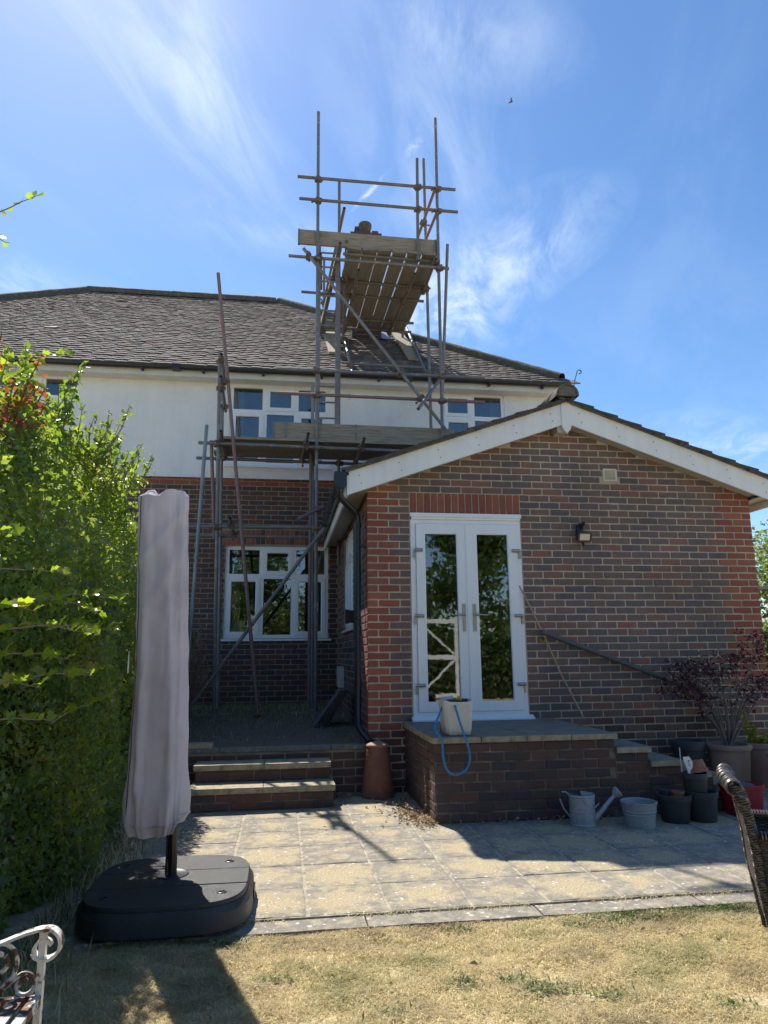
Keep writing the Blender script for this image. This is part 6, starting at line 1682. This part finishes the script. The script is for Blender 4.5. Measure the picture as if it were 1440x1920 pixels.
def make_thorn_tree():
    T = thing('hawthorn_tree', 'young hawthorn tree behind the hedge with a leafy twig against the sky', 'tree', (-3.3, -4.4, 0))
    m = MB(); m.path([(-3.3, -4.4, -.05), (-3.27, -4.35, 1.2), (-3.2, -4.2, 2.4), (-3.1, -4.05, 3.2)], [.07, .06, .045, .03], 10); build('trunk', m, BARK, T, smooth=True)
    m = MB()
    for a, b, c in [((-3.2, -4.2, 2.5), (-2.9, -3.9, 3.0), (-2.45, -3.55, 3.50)), ((-3.2, -4.2, 2.6), (-3.4, -4.5, 3.2), (-3.5, -4.6, 3.9)), ((-3.1, -4.05, 3.2), (-3.0, -4.1, 3.6), (-2.9, -4.2, 4.0)), ((-3.15, -4.1, 2.6), (-2.8, -4.3, 2.9), (-2.5, -4.5, 3.1))]:
        m.path([a, b, c], [.02, .014, .008], 7)
    build('branch', m, BARK, T, smooth=True)
    P = np.concatenate([shoot_cloud(b, c, 260, .05, .16) for b, c in [((-3.4, -4.5, 3.1), (-3.5, -4.6, 4.0)), ((-3.0, -4.2, 3.4), (-2.95, -4.2, 4.0)), ((-3.3, -4.3, 2.7), (-3.3, -4.4, 3.5))]])
    P = P[P[:, 0] < -2.75]
    V, F = leaves(P, .05); o = big_mesh('crown', V, F, SPRIG_LEAF, T, at=OFF[T], kind='stuff')
    sprig(T, (-2.45, -3.55, 3.50), (-2.165, -3.5, 3.745), 10, .02)
    sprig(T, (-2.46, -3.56, 3.49), (-2.33, -3.45, 3.47), 4, .0)
make_thorn_tree()

def make_red_shrub():
    T = thing('red_leaved_shrub', 'shrub with reddish orange young leaves growing up through the hedge top', 'shrub', (-2.75, -3.55, 0))
    m = MB()
    Ps = []
    for i in range(22):
        a = Vector((-2.75 + random.uniform(-.05, .05), -3.55 + random.uniform(-.05, .05), 0)); t = Vector(random.choice([(-2.2, -3.73, 2.70), (-2.15, -3.44, 2.70), (-2.15, -3.11, 2.76), (-2.2, -3.56, 2.62), (-2.15, -3.3, 2.72), (-2.2, -3.8, 2.62), (-2.15, -3.35, 2.83), (-2.2, -3.86, 2.75)])) + Vector((random.uniform(-.06, .04), random.uniform(-.08, .08), random.uniform(-.05, .07)))
        mid = a.lerp(t, .6) + Vector((random.uniform(-.1, .1), random.uniform(-.1, .1), .2))
        m.path([a, mid, t], [.014, .009, .003], 6)
        Ps.append(shoot_cloud(mid.lerp(t, .55), t, 34, .05, .05))
    build('stems', m, BARK, T, smooth=True)
    P = np.concatenate(Ps); k = rng.random(len(P)) < .6
    V, F = leaves(P[k], .05); big_mesh('red_foliage', V, F, RED_LEAF, T, at=OFF[T], kind='stuff')
    V, F = leaves(P[~k], .05); big_mesh('green_foliage', V, F, SPRIG_LEAF, T, at=OFF[T], kind='stuff')
    for (a, b, nl) in [((-2.55, -3.9, 2.62), (-2.35, -3.5, 2.72), 8), ((-2.35, -3.3, 2.86), (-2.13, -2.95, 3.06), 12), ((-2.6, -3.95, 2.7), (-2.45, -3.75, 2.95), 7)]:
        sprig(T, a, b, nl, .02)
make_red_shrub()

def make_maple():
    T = thing('purple_maple', 'small purple leaved maple growing in the terracotta planter by the brick wall', 'shrub', (3.475, -.48, .38))
    m = MB(); Ps = []
    tips = [(3.02, -.62, 1.12), (2.95, -.50, .93), (3.12, -.35, 1.16), (3.28, -.7, 1.10), (3.42, -.45, 1.10), (3.58, -.6, 1.22), (3.72, -.4, 1.24), (3.85, -.62, 1.35), (3.95, -.5, 1.45), (3.1, -.66, .85), (3.68, -.75, 1.0), (3.9, -.75, 1.05), (3.3, -.3, .95), (3.05, -.45, 1.04), (3.2, -.55, 1.18), (4.05, -.6, 1.2), (3.78, -.55, .88)]
    for i, t in enumerate(tips):
        b = Vector((3.475 + random.uniform(-.03, .03), -.48 + random.uniform(-.03, .03), .37)); t = Vector(t)
        k = b.lerp(t, .45) + Vector((random.uniform(-.05, .05), random.uniform(-.05, .05), .10))
        m.path([b, b.lerp(k, .5) + Vector((random.uniform(-.02, .02), 0, .02)), k, k.lerp(t, .6) + Vector((0, 0, .03)), t], [.011, .009, .006, .004, .002], 6)
        Ps.append(rng.normal(size=(95, 3)) * np.array([.11, .09, .040]) + np.array(t)); Ps.append(shoot_cloud(k, t, 26, .04, .05))
    build('stem', m, material('pale_bark', [(0.3, (0.24, 0.20, 0.17)), (0.7, (0.15, 0.125, 0.11))], .8, 30), T, smooth=True)
    P = np.concatenate(Ps); P = P[P[:, 1] < -.03]
    V, F = leaves(P, .046, up_bias=.9, aspect=.34); big_mesh('foliage', V, F, ACER_LEAF, T, at=OFF[T], kind='stuff')
    T2 = thing('leafy_pot_plant', 'yellow green leafy plant growing in the planter at the right frame edge', 'plant', (3.86, -.36, .36))
    Ps = []; m = MB()
    for i in range(9):
        b = Vector((3.86, -.36, .36)); t = b + Vector((random.uniform(-.24, .26), random.uniform(-.25, .2), random.uniform(.08, .42)))
        m.path([b, b.lerp(t, .5) + Vector((0, 0, .05)), t], [.004, .003, .002], 5); Ps.append(shoot_cloud(b.lerp(t, .4), t, 16, .05, .03))
    build('stem', m, TWIG, T2); P = np.concatenate(Ps); P = P[P[:, 1] < -.02]
    V, F = leaves(P, .06, up_bias=.8); big_mesh('foliage', V, F, leaf_mat('yellow_green_leaf', [(0, (0.10, 0.14, 0.02)), (1, (0.24, 0.24, 0.03))]), T2, at=OFF[T2], kind='stuff')
make_maple()

def make_wall_plant():
    T = thing('dried_climber', 'dried up brown climber hanging on the house wall behind the parasol', 'plant', (-2.08, 3.55, .57))
    m = MB(); Ps = []
    for i in range(26):
        b = Vector((-2.10 + random.uniform(-.05, .05), 3.68, .56)); t = Vector((random.uniform(-2.35, -1.88), 3.55 + random.uniform(-.1, .15), random.uniform(.95, 1.75)))
        m.path([b, b.lerp(t, .6) + Vector((random.uniform(-.1, .05), -.04, .12)), t], [.005, .004, .002], 5); Ps.append(shoot_cloud(b.lerp(t, .6), t, 34, .04, .045))
    build('stem', m, TWIG, T); P = np.concatenate(Ps); P = P[P[:, 1] < 3.76]
    V, F = leaves(P, .045, aspect=.3); big_mesh('dry_foliage', V, F, DEADLEAF, T, at=OFF[T], kind='stuff')
make_wall_plant()

# ------------------------------------------------------------------ lawn grass, weeds, litter
def make_grass():
    n = 370000
    x, y = rng.uniform(-2.7, 3.2, n), rng.uniform(-4.9, -3.325, n)
    dens = .55 + .45 * np.sin(x * 4.1 + 1.5 * np.sin(y * 3.3)) * np.sin(y * 5.7 + x)
    k = rng.random(n) < np.clip(.55 + .5 * dens, .4, 1)
    P = np.stack([x, y, np.full(n, -.034)], 1)[k]
    V, F = blades(P, rng.uniform(.014, .05, len(P)) * (1.0 + .35 * np.sin(P[:, 0] * 9 + 2 * np.sin(P[:, 1] * 7)) * np.sin(P[:, 1] * 15 + P[:, 0] * 3)), .0038, 1.6)
    tag(big_mesh('grass', V, F, STRAW, kind='stuff'), 'parched straw coloured lawn grass in front of the patio', 'grass')
    n = 70000
    x = np.concatenate([rng.uniform(-3.2, 6.5, n // 2), rng.uniform(3.2, 6.5, n // 2)]); y = np.concatenate([rng.uniform(-7.4, -4.9, n // 2), rng.uniform(-4.9, -3.33, n // 2)])
    V, F = blades(np.stack([x, y, np.full(n, -.034)], 1), rng.uniform(.02, .055, n), .008, 1.5)
    tag(big_mesh('grass', V, F, STRAW, kind='stuff'), 'parched straw coloured lawn grass around the garden bench and to the right', 'grass')
    tufts = [(.207, -4.071, .07, 260), (-.08, -3.954, .05, 120), (.121, -3.963, .035, 90), (-.86, -3.824, .04, 110), (.469, -4.16, .05, 90), (.762, -3.385, .06, 160), (.86, -3.40, .08, 170), (.98, -3.36, .07, 160), (1.40, -3.345, .09, 320), (1.20, -3.36, .09, 220), (1.55, -3.40, .09, 260),
             (.62, -3.45, .05, 90), (-1.05, -3.40, .05, 70), (.9, -4.3, .05, 70), (-.4, -4.15, .04, 60), (.05, -3.40, .04, 50)]
    P = np.concatenate([np.stack([rng.normal(a, r, c), rng.normal(b, r * .6, c), np.full(c, -.032)], 1) for a, b, r, c in tufts])
    P[:, 1] = np.minimum(P[:, 1], -3.33)
    V, F = blades(P, rng.uniform(.02, .055, len(P)), .0065, 1.3)
    tag(big_mesh('lawn_weeds', V, F, GREEN_BLADE, kind='stuff'), 'green weed tufts dotted over the dry lawn and along the patio edging', 'weeds')
    # grass and straw growing from the patio edge joint and against the walls
    n = 2600
    x = rng.uniform(-2.2, 2.2, n); P = np.stack([x, -3.172 + rng.normal(0, .008, n), np.full(n, -.012)], 1)
    P = P[rng.random(n) < np.clip(.35 + .5 * np.sin(x * 3) * np.sin(x * 7.1), .05, 1)]
    V, F = blades(P, rng.uniform(.012, .04, len(P)), .003, 1.4)
    tag(big_mesh('joint_weeds', V, F, STRAW, kind='stuff'), 'dry wisps of grass growing along the patio edge joint', 'weeds')
    # dead leaves drifted into the corners
    Ps = []
    for (cx, cy, sx, sy, c) in [(-1.72, -.42, .07, .20, 420), (.26, -1.10, .08, .16, 260), (.22, -.62, .16, .22, 120), (-.28, -.16, .14, .07, 160), (.32, -1.33, .03, .08, 70), (1.4, -1.41, .6, .02, 60), (-2.0, -1.5, .08, .6, 260)]:
        Ps.append(np.stack([rng.normal(cx, sx, c), rng.normal(cy, sy, c), np.abs(rng.normal(0, .010, c)) + .006], 1))
    P = np.concatenate(Ps)
    P = P[~((P[:, 0] > .365) & (P[:, 1] > -1.375)) & (P[:, 1] < -.05) & ~((P[:, 0] > -1.62) & (P[:, 0] < -.36) & (P[:, 1] > -.63))]
    V, F = leaves(P, .036, up_bias=1.4, aspect=.5, fold=.5)
    tag(big_mesh('leaf_litter', V, F, DEADLEAF, kind='stuff'), 'dry fallen leaves drifted against the garden steps and brick platform', 'leaves')
    n = 90
    P = np.stack([rng.uniform(-2.2, 2.0, n), rng.uniform(-4.9, -3.35, n), np.full(n, .004)], 1)
    V, F = leaves(P, .030, up_bias=2.5, aspect=.5, fold=.4); tag(big_mesh('lawn_leaf_litter', V, F, DEADLEAF, kind='stuff'), 'a few dead leaves and straws lying on the dry lawn', 'leaves')
    # long grasses at the foot of the hedge
    n = 900
    y = rng.uniform(-4.2, -1.2, n); P = np.stack([-2.0 + np.abs(rng.normal(0, .13, n)), y, np.full(n, -.03)], 1)
    P = P[~((P[:, 0] > -1.86) & (P[:, 1] > -3.4) & (P[:, 1] < -2.4))]
    V, F = blades(P, rng.uniform(.08, .26, len(P)), .006, .8)
    mi = (rng.random(len(P)) < .5).astype(int).repeat(3)
    tag(big_mesh('hedge_bottom_grass', V, F, [GREEN_BLADE, STRAW], kind='stuff', mi=mi), 'long thin grass stalks at the shaded foot of the hedge', 'grass')
make_grass()

# ------------------------------------------------------------------ beyond: trees, shed, bird
def tree(nm, lab, x, y, h, r, n, size, mat, grp=None, z0=0.0, seedy=1):
    T = thing(nm, lab, 'tree', (x, y, z0 - .04), grp)
    m = MB(); top = z0 + h * .75
    m.path([(x, y, z0 - .05), (x + .1, y, z0 + h * .3), (x - .05, y + .1, top)], [r * .09, r * .065, r * .03], 10)
    cl = []
    for i in range(15):
        a = random.uniform(0, 6.28); f = random.random()
        rad = r * (.35 + .6 * random.random()) * (1 - .45 * f)
        c = Vector((x + rad * math.cos(a), y + rad * math.sin(a), z0 + h * (.28 + .66 * f))); cl.append(c)
        m.path([(x, y, z0 + h * (.2 + .4 * f)), (c + Vector((x, y, z0 + h * (.25 + .5 * f)))) / 2 if False else Vector((x, y, z0 + h * (.22 + .5 * f))).lerp(c, .5), c], [r * .03, r * .02, r * .008], 6)
    build('trunk', m, BARK, T, smooth=True)
    P = np.concatenate([rng.normal(size=(n // 15, 3)) * np.array([.24, .24, .15]) * r + np.array(c) for c in cl])
    P = P[P[:, 2] > z0 + .15]
    V, F = leaves(P, size); big_mesh('crown', V, F, mat, T, at=OFF[T], kind='stuff')
tree('bushy_tree', 'grey green bushy tree beyond the right hand corner of the brick extension', 9.9, 7.0, 4.1, 1.5, 9000, .10, PALE_LEAF)
tree('bushy_tree', 'darker low bush below the grey green tree past the extension corner', 7.6, 4.2, 2.1, .8, 5000, .08, TREE_LEAF)
for i, (x, y, h, r) in enumerate([(-7.5, -22, 8.6, 3.0), (-2.2, -23, 7.0, 2.6), (2.6, -21.5, 6.0, 2.4), (7.2, -23, 8.0, 2.8), (13, -22, 7.4, 2.8), (-13, -22, 8, 3.0)]):
    tree('garden_tree', ['tallest garden tree at the left end of the lawn', 'garden tree second from the left behind the lawn', 'lowest of the garden trees behind the lawn', 'tall garden tree right of the lowest one behind the lawn', 'rightmost garden tree behind the lawn', 'leftmost garden tree behind the lawn beyond the tallest'][i], x, y, h, r, 5000, .30, TREE_LEAF, 'trees at the end of the garden')
def make_back_hedge():
    B = thing('back_hedge', 'dark green boundary hedge across the far end of the lawn behind the viewer', 'hedge', (0, -14.5, 0))
    m = MB(); m.bx(-12, 12, -15.2, -14.2, -.04, 1.7); build('opaque_core', m, BARK, B)
    n = 26000; P = np.stack([rng.uniform(-12.2, 12.2, n), -14.15 + rng.normal(0, .12, n), rng.uniform(0, 1.9, n)], 1)
    V, F = leaves(P, .16, normal=np.array([[0, .8, .2]])); big_mesh('foliage', V, F, TREE_LEAF, B, at=OFF[B], kind='stuff')
make_back_hedge()
def make_window_cloth():
    m = MB(); n = 14; pts = []
    for i in range(n + 1):
        f = i / n; x = -1.625 + .19 * f; top = 1.66 + .17 * f ** .6 + .03 * math.sin(f * 3)
        pts.append((x, 3.895 + .012 * math.sin(i * 1.4), top))
    v = [(p[0], p[1], 1.612) for p in pts] + pts + [(p[0], p[1] + .012, p[2]) for p in pts] + [(p[0], p[1] + .012, 1.612) for p in pts]
    k = n + 1
    m.add(v, [(r * k + i, r * k + i + 1, (r + 1) * k + i + 1, (r + 1) * k + i) for r in range(3) for i in range(n)] + [(0, k, 2 * k, 3 * k), (n, 3 * k + n, 2 * k + n, k + n)])
    tag(build('white_cloth', m, material('white_cloth', [(0.3, (0.82, 0.82, 0.80)), (0.7, (0.62, 0.62, 0.6))], .9, 25, bump=.6, bscale=40)), 'white crumpled cloth behind the lower left pane of the ground floor window', 'cloth')
make_window_cloth()
def make_white_gate():
    G = thing('white_gate', 'white wooden framed gate with diagonal braces standing on the lawn behind the viewer', 'gate', (2.75, -9.2, -.03))
    for x in (2.30, 3.20):
        m = MB(); m.bx(x - .04, x + .04, -9.24, -9.16, -.05, 2.15); build('post', m, BARGE, G)
    for z in (.35, 1.22, 2.05):
        m = MB(); m.bx(2.341, 3.159, -9.225, -9.175, z - .05, z + .05); build('rail', m, BARGE, G)
    for (a, b) in (((2.36, .42), (3.14, 1.15)), ((2.36, 1.98), (3.14, 1.29))):
        m = MB(); m.bar((a[0], -9.2, a[1]), (b[0], -9.2, b[1]), .04, .07, (0, 1, 0)); build('brace', m, BARGE, G)
make_white_gate()
def make_far():
    S = thing('garden_shed', 'dark red boarded shed roof edge seen past the right corner of the extension', 'shed', (9.6, 6.0, 0))
    redb = material('dark_red_board', [(0.3, (0.20, 0.03, 0.035)), (0.7, (0.14, 0.022, 0.028))], .7, 6)
    m = MB(); m.bx(8.9, 11.0, 5.0, 7.0, -.04, 1.95); build('shed_wall', m, RENDER, S)
    for i in range(3):
        m = MB(); m.bx(8.8, 11.1, 4.96 - .004 * i, 4.985, 1.96 + i * .16, 2.11 + i * .16); build('fascia_board', m, redb, S)
    m = MB(); m.prism([(8.75, 4.9, 2.45), (8.75, 7.1, 2.60), (8.75, 7.1, 2.66), (8.75, 4.9, 2.51)], (2.4, 0, 0)); build('shed_roof', m, CTILE, S)
    B = thing('bird', 'small dark bird flying high in the blue sky right of the scaffold', 'bird', (4.026, 6, 13.44))
    c = Vector((4.026, 6, 13.47)); m = MB(); k = .62
    m.path([c + Vector((-.085, 0, -.05)) * k, c + Vector((-.05, 0, -.02)) * k, c, c + Vector((.05, 0, .035)) * k, c + Vector((.075, 0, .055)) * k], [.008 * k, .022 * k, .030 * k, .022 * k, .006 * k], 10); build('bird_body', m, material('bird_brown', [(0.10, 0.075, 0.06)], .8, 20), B, smooth=True)
    for s in (-1, 1):
        m = MB(); m.add([c + Vector((-.02, 0, 0)) * k, c + Vector((.03, 0, .03)) * k, c + Vector((.01, s * .12, .07)) * k, c + Vector((-.05, s * .15, .05)) * k], [(0, 1, 2, 3)]); m.add([Vector(v) - Vector((0, 0, .006)) for v in m.v[:4]], [(3, 2, 1, 0)])
        build('wing', m, material('wing_brown', [(0.13, 0.10, 0.08)], .8, 20), B)
    # thin overhead wires right of the roof
    for i, (za, zb, lab) in enumerate(((5.2, 4.9, 'upper thin overhead wire right of the extension gutter'), (4.35, 4.2, 'lower thin overhead wire right of the extension gutter'))):
        m = MB(); m.path([(5.0, 11.0, za + .6), (12, 11.0, (za + zb) / 2 + .35), (22, 11.0, zb + .5)], .006, 5); tag(build('overhead_wire', m, BLACKP), lab, 'wire')
make_far()
